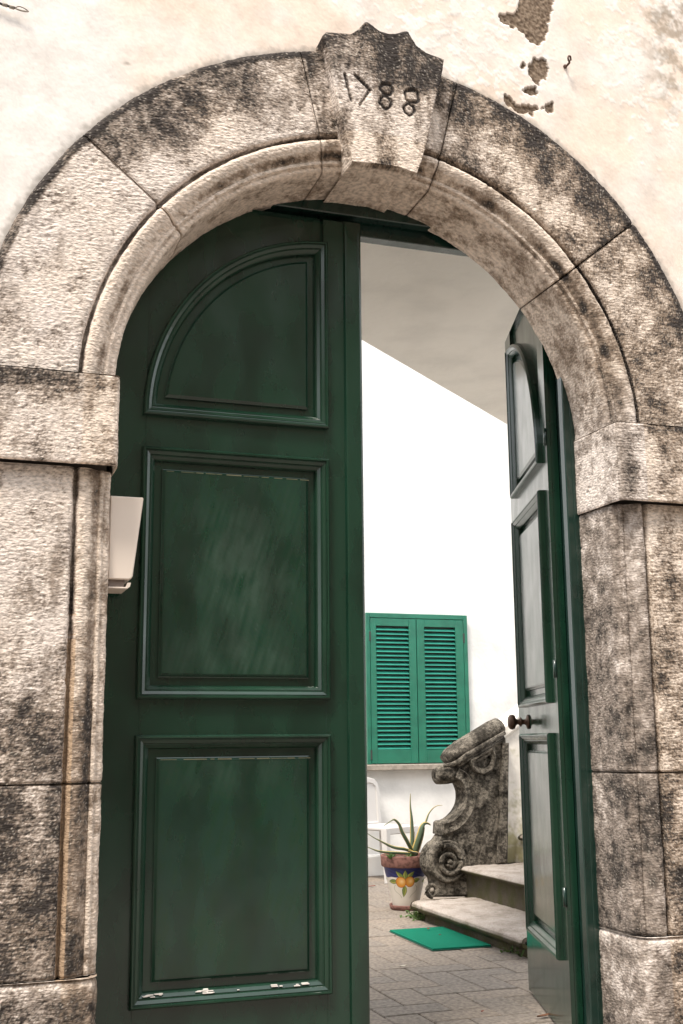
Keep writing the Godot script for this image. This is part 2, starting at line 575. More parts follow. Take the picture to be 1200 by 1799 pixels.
func make_materials() -> void:
	var grain := tex(noise_image(11, 0.06, 512, 0.0, 1.0, FastNoiseLite.TYPE_SIMPLEX_SMOOTH, 5))
	var grain_tint := tex(noise_image(12, 0.09, 512, 0.66, 1.08, FastNoiseLite.TYPE_SIMPLEX_SMOOTH, 4))
	var soft := tex(noise_image(13, 0.012, 512, 0.84, 1.06, FastNoiseLite.TYPE_SIMPLEX_SMOOTH, 5))
	var m := mat(Color(1, 1, 1), 0.95, 0.25)
	m.vertex_color_use_as_albedo = true
	m.albedo_texture = tex(noise_image(20, 0.03, 1024, 0.72, 1.14, FastNoiseLite.TYPE_SIMPLEX_SMOOTH, 6))
	tri_map(m, Vector3(1.3, 3.0, 1.3))
	relief_map(m, tex(noise_image(21, 0.03, 1024, 0.0, 1.0, FastNoiseLite.TYPE_SIMPLEX_SMOOTH, 6)), 0.28)
	M.stone = m
	m = mat(Color(1, 1, 1), 0.95, 0.2)
	m.vertex_color_use_as_albedo = true
	m.albedo_texture = tex(noise_image(22, 0.012, 512, 0.93, 1.03, FastNoiseLite.TYPE_SIMPLEX_SMOOTH, 5))
	tri_map(m, Vector3(1.1, 1.1, 1.1))
	relief_map(m, grain, 0.04)
	M.plaster = m
	m = mat(Color(0.735, 0.63, 0.53), 0.95, 0.2)
	m.albedo_texture = M.plaster.albedo_texture
	tri_map(m, Vector3(1.1, 1.1, 1.1))
	relief_map(m, grain, 0.04)
	M.plain_plaster = m
	m = m.duplicate()
	m.albedo_color = srgb(0.76, 0.71, 0.66)
	M.pale_plaster = m
	m = mat(Color(0.21, 0.18, 0.135), 0.95, 0.2)
	m.albedo_texture = soft
	tri_map(m, Vector3(0.8, 0.8, 0.8))
	M.opposite = m
	m = mat(Color(0.86, 0.85, 0.83), 0.9, 0.25)
	m.albedo_texture = tex(noise_image(14, 0.01, 512, 0.97, 1.02))
	tri_map(m, Vector3(0.7, 0.7, 0.7))
	relief_map(m, grain, 0.12)
	M.white_wall = m
	m = m.duplicate()
	m.albedo_color = srgb(0.72, 0.71, 0.69)
	m.albedo_texture = tex(noise_image(23, 0.006, 512, 0.90, 1.04, FastNoiseLite.TYPE_SIMPLEX_SMOOTH, 6))
	M.far_wall = m
	m = mat(Color(0.91, 0.875, 0.81), 0.92, 0.2)
	m.albedo_texture = tex(noise_image(15, 0.008, 512, 0.95, 1.03, FastNoiseLite.TYPE_SIMPLEX_SMOOTH, 6))
	tri_map(m, Vector3(0.55, 0.55, 0.55))
	relief_map(m, grain, 0.1)
	M.soffit = m
	m = mat(Color(0.90, 0.85, 0.77), 0.9, 0.2)
	m.albedo_texture = soft
	tri_map(m, Vector3(2, 2, 2))
	M.parapet = m
	# old green gloss paint: brushed grain, patchy sheen and a film of dust
	var brushed := tex(noise_image(16, 0.02, 512, 0.70, 1.12, FastNoiseLite.TYPE_SIMPLEX_SMOOTH, 5, 1))
	m = mat(Color(0.0072, 0.0315, 0.0180), 0.36, 0.5)
	m.albedo_texture = tex(noise_image(17, 0.006, 512, 0.78, 1.2, FastNoiseLite.TYPE_SIMPLEX_SMOOTH, 7, 1, 1.4))
	m.roughness = 1.0
	m.roughness_texture = tex(noise_image(18, 0.01, 512, 0.13, 0.28, FastNoiseLite.TYPE_SIMPLEX_SMOOTH, 6))
	m.roughness_texture_channel = BaseMaterial3D.TEXTURE_CHANNEL_RED
	tri_map(m, Vector3(1.5, 0.7, 1.5), false)
	relief_map(m, brushed, 0.035)
	m.clearcoat_enabled = true
	m.clearcoat = 0.22
	m.clearcoat_roughness = 0.1
	M.paint = m
	m = m.duplicate()
	m.albedo_color = srgb(0.009, 0.029, 0.022)
	M.paint_frame = m
	m = M.paint.duplicate()
	m.clearcoat_enabled = false
	m.albedo_color = srgb(0.0095, 0.034, 0.0195)  # door paint slightly lightened: sky glint and dust put into the moulding colour
	M.paint_moulding_lit = m
	m = M.paint.duplicate()
	m.albedo_color = Color.WHITE
	m.vertex_color_use_as_albedo = true
	M.paint_scuffed = m
	m = mat(Color(0.014, 0.14, 0.088), 0.3)
	m.albedo_texture = tex(noise_image(19, 0.02, 256, 0.88, 1.06))
	tri_map(m, Vector3(1, 1, 1))
	M.shutter = m
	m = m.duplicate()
	m.albedo_color = srgb(0.03, 0.225, 0.165)  # same paint as the shutter; top light and gloss put into a lighter tone
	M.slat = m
	M.rubbed = mat(Color(0.115, 0.10, 0.055), 0.6)
	M.iron = mat(Color(0.03, 0.026, 0.024), 0.6)
	m = mat(Color(0.09, 0.05, 0.03), 0.45)
	m.metallic = 0.5
	M.bronze = m
	m = mat(Color(0.11, 0.055, 0.035), 0.8)
	m.albedo_texture = grain_tint
	tri_map(m, Vector3(8, 8, 8))
	M.rust = m
	M.white_plastic = mat(Color(0.68, 0.59, 0.51), 0.5)
	M.chair_plastic = mat(Color(0.5, 0.48, 0.46), 0.45)
	M.inside_plastic = mat(Color(0.18, 0.14, 0.12), 0.6)
	M.mortar = mat(Color(0.06, 0.05, 0.04), 0.95, 0.2)
	m = mat(Color(0.33, 0.29, 0.26), 0.95, 0.2)
	m.albedo_texture = grain_tint
	tri_map(m, Vector3(2, 2, 2))
	M.street = m
	M.pavers = []
	for c in [Color(0.255, 0.215, 0.178), Color(0.243, 0.207, 0.173), Color(0.262, 0.218, 0.178), Color(0.235, 0.202, 0.172)]:
		m = mat(c, 0.85, 0.35)
		m.albedo_texture = tex(noise_image(30 + M.pavers.size(), 0.03, 512, 0.74, 1.12, FastNoiseLite.TYPE_SIMPLEX_SMOOTH, 6))
		tri_map(m, Vector3(2.2, 2.2, 2.2))
		relief_map(m, grain, 0.2)
		M.pavers.append(m)
	m = mat(Color(1, 1, 1), 0.9, 0.3)
	m.vertex_color_use_as_albedo = true
	m.albedo_texture = grain_tint
	tri_map(m, Vector3(3, 3, 3))
	relief_map(m, grain, 0.4)
	M.step = m
	# dark lichened stone of the carved newel
	m = mat(Color(0.235, 0.207, 0.17), 0.95, 0.2)
	m.albedo_texture = tex(layered([noise_image(40, 0.007, 512, 0.25, 1.15, FastNoiseLite.TYPE_SIMPLEX_SMOOTH, 4), noise_image(47, 0.035, 512, 0.35, 1.05, FastNoiseLite.TYPE_SIMPLEX_SMOOTH, 3), noise_image(48, 0.16, 512, 0.3, 1.15, FastNoiseLite.TYPE_SIMPLEX_SMOOTH, 2)]))
	tri_map(m, Vector3(1.7, 2.0, 1.7))
	relief_map(m, tex(noise_image(41, 0.05, 512, 0.0, 1.0, FastNoiseLite.TYPE_SIMPLEX_SMOOTH, 5)), 0.25)
	M.newel = m
	m = mat(Color(0.012, 0.22, 0.135), 0.95, 0.2)
	m.albedo_texture = tex(noise_image(42, 0.12, 512, 0.6, 1.15))
	tri_map(m, Vector3(5, 5, 5))
	relief_map(m, grain, 0.5)
	M.mat = m
	M.mat_edge = mat(Color(0.01, 0.09, 0.06), 0.9)
	m = mat(Color(0.20, 0.10, 0.082), 0.85, 0.3)
	m.albedo_texture = tex(noise_image(43, 0.03, 256, 0.65, 1.25))
	tri_map(m, Vector3(4, 4, 4))
	M.terracotta = m
	M.soil = mat(Color(0.04, 0.028, 0.02), 0.95)
	M.agave = mat(Color(0.10, 0.14, 0.085), 0.5)
	M.agave_edge = mat(Color(0.52, 0.36, 0.10), 0.5)
	for k in ["agave", "agave_edge"]:
		M[k].backlight_enabled = true
		M[k].backlight = Color(0.12, 0.13, 0.06)
	M.weed = mat(Color(0.055, 0.11, 0.022), 0.6)
	M.weed.backlight_enabled = true
	M.weed.backlight = Color(0.2, 0.25, 0.05)
	M.moss = mat(Color(0.05, 0.075, 0.02), 0.95)
	M.dry_leaf = mat(Color(0.14, 0.06, 0.03), 0.8)
	M.red_leaf = mat(Color(0.22, 0.05, 0.03), 0.8)
	M.litter = mat(Color(0.55, 0.5, 0.42), 0.9)
	M.chip = mat(Color(0.6, 0.56, 0.52), 0.9)
	m = mat(Color(0.31, 0.27, 0.225), 0.9)
	m.albedo_texture = tex(noise_image(44, 0.02, 256, 0.8, 1.1))
	tri_map(m, Vector3(3, 3, 3))
	M.sill = m

# ------------------------------------------------------------------ the portal and the street wall
func build_portal() -> void:
	var portal := thing("stone_portal", "weathered carved stone arch round the doorway with a keystone dated 1788", "archway")
	var face := [Vector2(1.046, -0.03), Vector2(1.052, -0.03), Vector2(1.055, -0.012), Vector2(1.061, -0.003), Vector2(1.07, 0.0)]
	var mould := [Vector2(0.93, -0.31), Vector2(0.93, -0.075), Vector2(0.932, -0.06), Vector2(0.937, -0.05), Vector2(0.945, -0.045), Vector2(0.956, -0.043), Vector2(0.958, -0.034), Vector2(0.967, -0.032), Vector2(0.973, -0.037), Vector2(0.983, -0.028), Vector2(0.998, -0.013), Vector2(1.015, -0.004), Vector2(1.03, -0.002), Vector2(1.039, -0.007), Vector2(1.044, -0.02)]
	var arch := mould + face + [Vector2(1.372, 0.0), Vector2(1.384, -0.004), Vector2(1.39, -0.012), Vector2(1.392, -0.08)]
	var jamb := mould + face + [Vector2(1.47, 0.0), Vector2(1.478, -0.01), Vector2(1.48, -0.08)]
	var impost := [Vector2(0.922, -0.31), Vector2(0.921, -0.02), Vector2(0.922, 0.015), Vector2(0.928, 0.03), Vector2(0.94, 0.036), Vector2(1.48, 0.036), Vector2(1.49, 0.026), Vector2(1.492, -0.08)]
	var base := [Vector2(0.928, -0.31), Vector2(0.928, -0.06), Vector2(0.933, -0.03), Vector2(0.948, -0.006), Vector2(0.98, 0.006), Vector2(1.47, 0.008), Vector2(1.482, -0.002), Vector2(1.486, -0.08)]
	# five stones of the arch
	for s in [[180.0, 140.1], [140.1, 102.6], [102.6, 89.9], [89.9, 76.5], [76.5, 39.2], [39.2, 0.0]]:
		stone("voussoir", portal, arch, 0, deg_to_rad(s[0]), deg_to_rad(s[1]))
	for s in [-1, 1]:
		stone("impost", portal, impost, s, 1.989, 2.293)
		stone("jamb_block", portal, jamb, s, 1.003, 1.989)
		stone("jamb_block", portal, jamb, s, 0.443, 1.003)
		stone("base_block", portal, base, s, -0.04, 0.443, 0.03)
	# the keystone: a Coons patch over its carved outline, with its sides and underside running back into the arch
	var top := [Vector2(-0.236, 3.634), Vector2(-0.222, 3.652), Vector2(-0.179, 3.659), Vector2(-0.127, 3.666), Vector2(-0.097, 3.69), Vector2(-0.078, 3.716), Vector2(-0.066, 3.727), Vector2(-0.054, 3.724), Vector2(-0.015, 3.699), Vector2(0.029, 3.698), Vector2(0.064, 3.708), Vector2(0.084, 3.719), Vector2(0.099, 3.72), Vector2(0.111, 3.699), Vector2(0.132, 3.671), Vector2(0.172, 3.65), Vector2(0.217, 3.639), Vector2(0.244, 3.637)]
	var bottom := [Vector2(-0.127, 3.158), Vector2(-0.07, 3.163), Vector2(-0.018, 3.166), Vector2(0.049, 3.166), Vector2(0.123, 3.153)]
	var left := [Vector2(-0.127, 3.158), Vector2(-0.152, 3.268), Vector2(-0.174, 3.363), Vector2(-0.199, 3.486), Vector2(-0.211, 3.567), Vector2(-0.236, 3.634)]
	var right := [Vector2(0.123, 3.153), Vector2(0.16, 3.26), Vector2(0.179, 3.342), Vector2(0.205, 3.472), Vector2(0.227, 3.547), Vector2(0.244, 3.637)]
	var at := func(l: Array, f: float) -> Vector2:
		var total := 0.0
		for i in range(l.size() - 1):
			total += l[i].distance_to(l[i + 1])
		var want: float = f * total
		for i in range(l.size() - 1):
			var d: float = l[i].distance_to(l[i + 1])
			if want <= d or i == l.size() - 2:
				return l[i].lerp(l[i + 1], clampf(want / d, 0.0, 1.0))
			want -= d
		return l[0]
	var fu := 100
	var fv := 130
	var back := 14             # rows of the returns
	var nu := fu + 2 * back
	var nv := fv + back + 4
	var tops := []
	var bottoms := []
	for i in fu:
		tops.append(at.call(top, float(i) / (fu - 1)))
		bottoms.append(at.call(bottom, float(i) / (fu - 1)))
	var lefts := []
	var rights := []
	for j in fv:
		lefts.append(at.call(left, float(j) / (fv - 1)))
		rights.append(at.call(right, float(j) / (fv - 1)))
	var P := PackedVector3Array()
	P.resize(nu * nv)
	for j in nv:
		var jj := clampi(j - back, 0, fv - 1)
		var v := float(jj) / (fv - 1)
		for i in nu:
			var ii := clampi(i - back, 0, fu - 1)
			var u := float(ii) / (fu - 1)
			var q: Vector2 = bottoms[ii] * (1.0 - v) + tops[ii] * v + lefts[jj] * (1.0 - u) + rights[jj] * u
			q -= bottoms[0] * (1.0 - u) * (1.0 - v) + bottoms[fu - 1] * u * (1.0 - v) + tops[0] * (1.0 - u) * v + tops[fu - 1] * u * v
			var z := 0.062
			if j < back:
				z -= 0.37 * pow(float(back - j) / back, 1.3)
			elif j >= back + fv:
				z -= 0.1 * (j - back - fv + 1) / 4.0
			if i < back:
				z = minf(z, 0.062 - 0.14 * (back - i) / float(back))
			elif i >= back + fu:
				z = minf(z, 0.062 - 0.14 * (i - back - fu + 1) / float(back))
			P[j * nu + i] = Vector3(q.x, q.y, z)
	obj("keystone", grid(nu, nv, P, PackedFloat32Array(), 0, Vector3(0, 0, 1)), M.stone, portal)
	# dark mortar behind the joints
	var st := new_st()
	for k in 40:
		var a0 := PI * k / 40.0
		var a1 := PI * (k + 1) / 40.0
		for rr in [[0.945, -0.29, 0.945, -0.075], [0.945, -0.075, 1.06, -0.05], [1.06, -0.05, 1.38, -0.03]]:
			quad(st, Vector3(cos(a0) * rr[0], YS + sin(a0) * rr[0], rr[1]), Vector3(cos(a1) * rr[0], YS + sin(a1) * rr[0], rr[1]), Vector3(cos(a1) * rr[2], YS + sin(a1) * rr[2], rr[3]), Vector3(cos(a0) * rr[2], YS + sin(a0) * rr[2], rr[3]), Vector3(0, 0, 1))
	for s in [-1, 1]:
		for rr in [[0.945, -0.29, 0.945, -0.075], [0.945, -0.075, 1.06, -0.05], [1.06, -0.05, 1.46, -0.03]]:
			quad(st, Vector3(s * rr[0], -0.03, rr[1]), Vector3(s * rr[0], YS, rr[1]), Vector3(s * rr[2], YS, rr[3]), Vector3(s * rr[2], -0.03, rr[3]), Vector3(0, 0, 1))
	obj("joint_mortar", done(st), M.mortar, portal)

func build_street_wall() -> void:
	var wall := thing("street_wall", "old cream plastered house wall round the arch, flaking to bare render", "wall")
	patches = []
	for l in [
		[[0.621, 4.2], [0.621, 4.008], [0.605, 3.96], [0.524, 3.937], [0.529, 3.91], [0.563, 3.896], [0.613, 3.889], [0.64, 3.87], [0.657, 3.845], [0.696, 3.835], [0.722, 3.858], [0.739, 3.897], [0.748, 3.949], [0.761, 3.995], [0.772, 4.041], [0.78, 4.2]],
		[[0.672, 3.774], [0.708, 3.784], [0.729, 3.771], [0.735, 3.747], [0.731, 3.704], [0.707, 3.686], [0.688, 3.661], [0.667, 3.664], [0.654, 3.69], [0.644, 3.709], [0.652, 3.738]],
		[[0.53, 3.592], [0.565, 3.583], [0.585, 3.556], [0.669, 3.564], [0.698, 3.562], [0.72, 3.587], [0.76, 3.601], [0.751, 3.555], [0.725, 3.543], [0.716, 3.569], [0.669, 3.547], [0.66, 3.525], [0.597, 3.527], [0.549, 3.546]],
		[[0.612, 3.627], [0.673, 3.65], [0.682, 3.628], [0.65, 3.602]],
		[[0.61, 3.735], [0.628, 3.745], [0.64, 3.73], [0.622, 3.718]],
	]:
		var pts := PackedVector2Array()
		var bb := Rect2(Vector2(l[0][0], l[0][1]), Vector2.ZERO)
		for q in l:
			pts.append(Vector2(q[0], q[1]))
			bb = bb.expand(Vector2(q[0], q[1]))
		patches.append([pts, bb.grow(0.001)])
	var step := 0.0053
	var x0 := -1.8
	var y0 := 2.16
	var nu := 680
	var nv := 460
	var P := PackedVector3Array()
	P.resize(nu * nv)
	var skip := PackedByteArray()
	skip.resize(nu * nv)
	for j in nv:
		for i in nu:
			var p := Vector3(x0 + i * step, y0 + j * step, -0.022)
			P[j * nu + i] = p
			var r := hypot(p)
			if r < 1.36 or (p.y < 2.29 and r < 1.46) or (absf(p.x) < 0.19 and p.y < 3.6):
				skip[j * nu + i] = 1
	var x1 := x0 + (nu - 1) * step
	var y1 := y0 + (nv - 1) * step
	obj("plaster", grid(nu, nv, P, PackedFloat32Array(), 1, Vector3(0, 0, 1), skip), M.plaster, wall)
	# the rest of the wall, less closely seen, and its thickness
	for b in [[-7.0, -0.05, x0, 4.75], [x1, -0.05, 7.0, 4.75], [x0, y1, x1, 4.75], [x0, -0.05, -1.47, y0], [1.47, -0.05, x1, y0]]:
		obj("outer_wall", box(Vector3((b[0] + b[2]) / 2, (b[1] + b[3]) / 2, -0.062), Vector3(b[2] - b[0], b[3] - b[1], 0.08), 0.001), M.pale_plaster if b[0] < -1.6 and b[2] < 0.0 else M.plain_plaster, wall)
	for b in [[-7.0, -0.05, -1.0, 4.75], [1.0, -0.05, 7.0, 4.75], [-1.0, 3.24, 1.0, 4.75]]:
		obj("inner_wall", box(Vector3((b[0] + b[2]) / 2, (b[1] + b[3]) / 2, -0.275), Vector3(b[2] - b[0], b[3] - b[1], 0.33), 0.001), M.white_wall, wall)

# ------------------------------------------------------------------ the doors
func rounded_panel(x0: float, y0: float, x1: float, rad: float, d := 0.0) -> PackedVector2Array:
	# the arched upper panel: square at the meeting side (x1), a quarter circle towards the hinge (x0)
	var c := Vector2(x1 + 0.004, y0 + 0.012)
	var rx := x1 + 0.004 - x0 - d
	var ry := rad - d
	var a0 := acos(clampf((x1 - d - c.x) / rx, -1.0, 1.0))
	var a1 := PI - asin(clampf((y0 + d - c.y) / ry, 0.0, 1.0))
	var pts := PackedVector2Array([Vector2(c.x + cos(a1) * rx, y0 + d - (0.0 if d > 0.0119 else 0.0)), Vector2(x1 - d, y0 + d)])
	for k in 31:
		var a := lerpf(a0, a1, k / 30.0)
		pts.append(c + Vector2(cos(a) * rx, sin(a) * ry))
	if d > 0.0119:
		pts.remove_at(pts.size() - 1)
		pts.append(pts[0] + Vector2(0.0, 0.0002))
	return pts

# a leaf in its own axes: x from the hinge edge (0) to the meeting edge (w), front face at z = 0
func door_leaf(called: String, label: String, w: float, px0: float, px1: float, flip: float) -> Node3D:
	var leaf := thing(called, label, "door")
	var f := func(pts: PackedVector2Array) -> PackedVector2Array:
		var o := PackedVector2Array()
		for q in pts:
			o.append(Vector2(q.x * flip, q.y))
		return o
	var h := 3.085
	obj("core_board", extrude(f.call(rect(0.004, 0.02, w - 0.004, h - 0.004)), -0.045, -0.017, 0.001), M.paint, leaf)
	var ps := [[0.288, 1.148], [1.266, 2.138], [2.252, 0.0]]
	obj("hinge_stile", extrude(f.call(rect(0, 0.012, px0 + 0.012, h)), -0.016, 0.0, 0.0004), M.paint, leaf)
	obj("meeting_stile", extrude(f.call(rect(px1 - 0.012, 0.012, w, h)), -0.016, 0.0, 0.0004), M.paint, leaf)
	for r in [[0.012, ps[0][0] + 0.012], [ps[0][1] - 0.012, ps[1][0] + 0.012], [ps[1][1] - 0.012, ps[2][0] + 0.012]]:
		obj("rail", extrude(f.call(rect(px0 + 0.0122, r[0], px1 - 0.0122, r[1])), -0.0165, 0.0, 0.0004), M.paint, leaf)
	var rad := 0.722
	# the board over the arched panel
	var sp := PackedVector2Array([Vector2(px0 + 0.0122, h), Vector2(px0 + 0.0122, ps[2][0] + 0.02)])
	var arc := rounded_panel(px0 + 0.012, ps[2][0] + 0.012, px1 - 0.012, rad - 0.012)
	for k in range(arc.size() - 2, 2, -1):
		sp.append(arc[k])
	sp.append(Vector2(px1 - 0.0122, arc[2].y))
	sp.append(Vector2(px1 - 0.0122, h))
	obj("top_rail", extrude(f.call(sp), -0.0165, 0.0, 0.0008), M.paint, leaf)
	# mouldings planted round each panel, and its raised field
	var prof := [[0.0, -0.002], [0.0, 0.016], [0.002, 0.022], [0.006, 0.026], [0.011, 0.0255], [0.0135, 0.021], [0.0155, 0.0205], [0.017, 0.022], [0.027, 0.015], [0.029, 0.0115], [0.031, 0.011], [0.0325, 0.012], [0.042, 0.003], [0.046, -0.002], [0.047, -0.008], [0.047, -0.018]]
	for k in 3:
		var shape = null
		var out: PackedVector2Array = f.call(rect(px0, ps[mini(k, 1)][0], px1, ps[mini(k, 1)][1]))
		if k == 2:
			shape = func(d: float) -> PackedVector2Array: return f.call(rounded_panel(px0, ps[2][0], px1, rad, d))
			out = shape.call(0.0)
		var st := new_st()
		add_rings(st, out, prof, false, shape)
		obj("moulding", done(st), M.paint_moulding_lit, leaf)
		st = new_st()
		add_rings(st, out, [[0.074, -0.0175], [0.074, -0.006], [0.077, -0.0045], [0.084, 0.001], [0.086, 0.001]], true, shape)
		var field := obj("panel", done(st), M.paint, leaf)
		if k < 2:
			var x0 := px0 + 0.0875
			var x1 := px1 - 0.0875
			var y0: float = ps[k][0] + 0.0875
			var y1: float = ps[k][1] - 0.0875
			var nu := 110
			var nv := int((y1 - y0) / 0.0055)
			var P := PackedVector3Array()
			P.resize(nu * nv)
			for j in nv:
				for i in nu:
					P[j * nu + i] = Vector3(flip * lerpf(x0, x1, i / (nu - 1.0)), lerpf(y0, y1, j / (nv - 1.0)), 0.0022)
			obj("scuffed_face", grid(nu, nv, P, PackedFloat32Array(), 5, Vector3(0, 0, 1)), M.paint_scuffed, field)
	return leaf

func build_doors() -> void:
	var w := 0.972
	# closed leaf: hinge at the left jamb
	var a := door_leaf("door_leaf", "closed dark green panelled door leaf filling the left half of the archway", w - 0.03, 0.155, 0.838, 1.0)
	a.position = Vector3(-0.955, 0, -0.27)
	var st := new_st()
	add_rings(st, rect(0.905, 0.015, 0.975, 3.088), [[0.0, -0.05], [0.0, 0.004], [0.004, 0.010], [0.010, 0.0125], [0.016, 0.013]])
	obj("cover_strip", done(st), M.paint, a)
	# rubbed, yellowed edges along the tops of the raised fields
	rng.seed = 9
	for top in [1.148, 2.138]:
		st = new_st()
		var wx := 0.155 + 0.088
		while wx < 0.838 - 0.09:
			var wl := rng.randf_range(0.012, 0.06)
			add_box(st, Vector3(wx + wl / 2, top - 0.0815, -0.0012), Vector3(wl, rng.randf_range(0.002, 0.0045), 0.0036), 0.0008)
			wx += wl + rng.randf_range(0.0, 0.025)
		obj("rubbed_edge", done(st), M.rubbed, a).set_meta("kind", "stuff")
	# white flakes of old paint lying on the lowest moulding
	rng.seed = 5
	st = new_st()
	for k in 26:
		var fx := 0.19 + rng.randf() * 0.6
		if k < 8:
			fx = 0.20 + rng.randf() * 0.07
		elif k < 14:
			fx = 0.38 + rng.randf() * 0.05
		elif k < 22:
			fx = 0.63 + rng.randf() * 0.12
		var s := rng.randf_range(0.003, 0.011)
		var y := 0.322 + rng.randf() * 0.009
		var z := lerpf(0.0175, 0.004, (y - 0.318) / 0.018)
		add_box(st, Vector3(fx, y, z), Vector3(s * 2.4, 0.0016 + 0.002 * rng.randf(), 0.005), 0.0006)
	add_box(st, Vector3(0.405, 0.332, 0.008), Vector3(0.018, 0.008, 0.007), 0.003)
	var chips := obj("paint_flakes", done(st), M.chip, a)
	chips.set_meta("kind", "stuff")
	# open leaf: swung inwards on the right jamb
	var b := door_leaf("door_leaf", "dark green panelled door leaf swung open inwards at the right jamb", w + 0.01, 0.115, 0.842, -1.0)
	b.position = Vector3(0.866, 0, -0.40)
	b.rotation.y = deg_to_rad(-108.4)
	# turned knob on its round rose
	var knob := obj("knob", lathe([Vector2(0, 0), Vector2(0.030, 0), Vector2(0.033, 0.004), Vector2(0.028, 0.009), Vector2(0.015, 0.013), Vector2(0.011, 0.02), Vector2(0.012, 0.03), Vector2(0.020, 0.034), Vector2(0.0215, 0.038), Vector2(0.014, 0.043), Vector2(0.011, 0.05), Vector2(0.015, 0.058), Vector2(0.030, 0.064), Vector2(0.034, 0.074), Vector2(0.031, 0.086), Vector2(0.02, 0.093), Vector2(0, 0.094)], 32), M.bronze, b)
	knob.position = Vector3(-0.70, 1.2, 0.0)
	knob.rotation.x = PI / 2
	var plate := obj("latch_plate", box(Vector3(-0.984, 1.29, -0.022), Vector3(0.006, 0.13, 0.024), 0.001), M.iron, b)
	plate.name = "latch_plate"
	for y in [0.5, 1.36, 2.3]:
		obj("hinge", tube([Vector3(-0.002, y, 0.004), Vector3(-0.002, y + 0.07, 0.004)], [0.008, 0.008]), M.paint_frame, b)
	# the wooden frame they hang in
	var fr := thing("door_frame", "dark green wooden frame lining the archway behind the stone", "door frame")
	for s in [-1.0, 1.0]:
		obj("post", box(Vector3(s * 0.921, 1.6, -0.297), Vector3(0.086, 3.2, 0.036), 0.004), M.paint_frame, fr)
		obj("post_rebate", box(Vector3(s * 0.948, 1.6, -0.356), Vector3(0.068, 3.2, 0.078), 0.003), M.paint_frame, fr)
		obj("post_back", box(Vector3(s * 0.968, 1.6, -0.43), Vector3(0.07, 3.2, 0.066), 0.003), M.paint_frame, fr)
		obj("post_bead", box(Vector3(s * 0.913, 1.6, -0.2785), Vector3(0.012, 3.2, 0.004), 0.0015), M.paint_frame, fr)
	obj("head_beam", box(Vector3(0, 3.16, -0.36), Vector3(1.72, 0.185, 0.055), 0.003), M.paint_frame, fr)
	obj("head_moulding", box(Vector3(0, 3.185, -0.30), Vector3(1.72, 0.13, 0.05), 0.004), M.paint_frame, fr)

func build_wall_fixtures() -> void:
	# white plastic wedge on the left reveal, seen edge on
	var t := thing("wall_dispenser", "white plastic wedge shaped box fixed to the left stone jamb beside the door", "wall box", Vector3(-0.929, 1.63, -0.15))
	var pts := PackedVector2Array([Vector2(0.0, 0.012), Vector2(0.066, 0.012), Vector2(0.074, 0.015), Vector2(0.079, 0.022), Vector2(0.108, 0.281), Vector2(0.106, 0.286), Vector2(0.0, 0.286)])
	var st := new_st()
	add_rings(st, pts, [[0.0, -0.075], [0.0, 0.072], [0.0012, 0.075], [0.0035, 0.0765]])
	add_back(st, pts, -0.075)
	obj("cover", done(st), M.white_plastic, t)
	obj("inner_body", box(Vector3(0.028, 0.0, 0), Vector3(0.05, 0.024, 0.13), 0.002), M.inside_plastic, t)
	var lip := PackedVector2Array([Vector2(0.0, -0.017), Vector2(0.064, -0.017), Vector2(0.072, -0.010), Vector2(0.075, 0.003), Vector2(0.064, 0.003), Vector2(0.058, -0.012), Vector2(0.0, -0.012)])
	st = new_st()
	add_rings(st, lip, [[0.0, -0.07], [0.0, 0.070], [0.001, 0.071]])
	add_back(st, lip, -0.07)
	obj("drip_lip", done(st), M.white_plastic, t)
	# rusty hook driven into the plaster
	var h := thing("wall_hook", "small rusty iron hook driven into the plaster at upper right", "hook", Vector3(0.811, 3.765, -0.02))
	h.scale = Vector3(0.72, 0.72, 0.72)
	obj("shank", tube(smooth_path([Vector3(0, -0.008, -0.03), Vector3(0, -0.006, 0.03), Vector3(0.004, 0.0, 0.045)], 4), [0.006, 0.006, 0.006, 0.006, 0.006, 0.006, 0.006, 0.006, 0.006]), M.rust, h)
	obj("eye", tube(smooth_path([Vector3(0.004, 0, 0.045), Vector3(-0.008, 0.012, 0.05), Vector3(-0.004, 0.032, 0.048), Vector3(0.01, 0.036, 0.044), Vector3(0.012, 0.015, 0.042)], 4), range(17).map(func(_i): return 0.0055)), M.rust, h)
	obj("wall_plug", lathe([Vector2(0, 0), Vector2(0.012, 0), Vector2(0.010, 0.006), Vector2(0, 0.007)], 14), M.rust, h).rotation.x = PI / 2
	# loose cable end
	var c := thing("loose_cable", "frayed end of a grey cable hanging on the plaster at top left", "cable", Vector3(-1.262, 3.566, -0.012))
	obj("sheath", tube(smooth_path([Vector3(-0.35, 0.0, 0.004), Vector3(-0.15, 0.012, 0.005), Vector3(-0.085, 0.002, 0.006), Vector3(-0.045, -0.004, 0.008)], 5), range(16).map(func(_i): return 0.0042)), M.iron, c)
	for q in [[-0.078, 0.001], [-0.055, -0.003]]:
		obj("sleeve", tube([Vector3(q[0] - 0.008, q[1] + 0.001, 0.007), Vector3(q[0] + 0.008, q[1] - 0.001, 0.007)], [0.0062, 0.0062], 10), M.sill, c)
	obj("wire", tube(smooth_path([Vector3(-0.046, -0.003, 0.008), Vector3(-0.03, 0.002, 0.012), Vector3(-0.01, -0.004, 0.012), Vector3(0.0, -0.008, 0.008)], 5), range(16).map(func(_i): return 0.0016)), M.bronze, c)
	obj("wire", tube(smooth_path([Vector3(-0.046, -0.004, 0.008), Vector3(-0.032, -0.011, 0.012), Vector3(-0.015, -0.012, 0.012), Vector3(-0.002, -0.009, 0.009)], 5), range(16).map(func(_i): return 0.003)), M.sill, c)

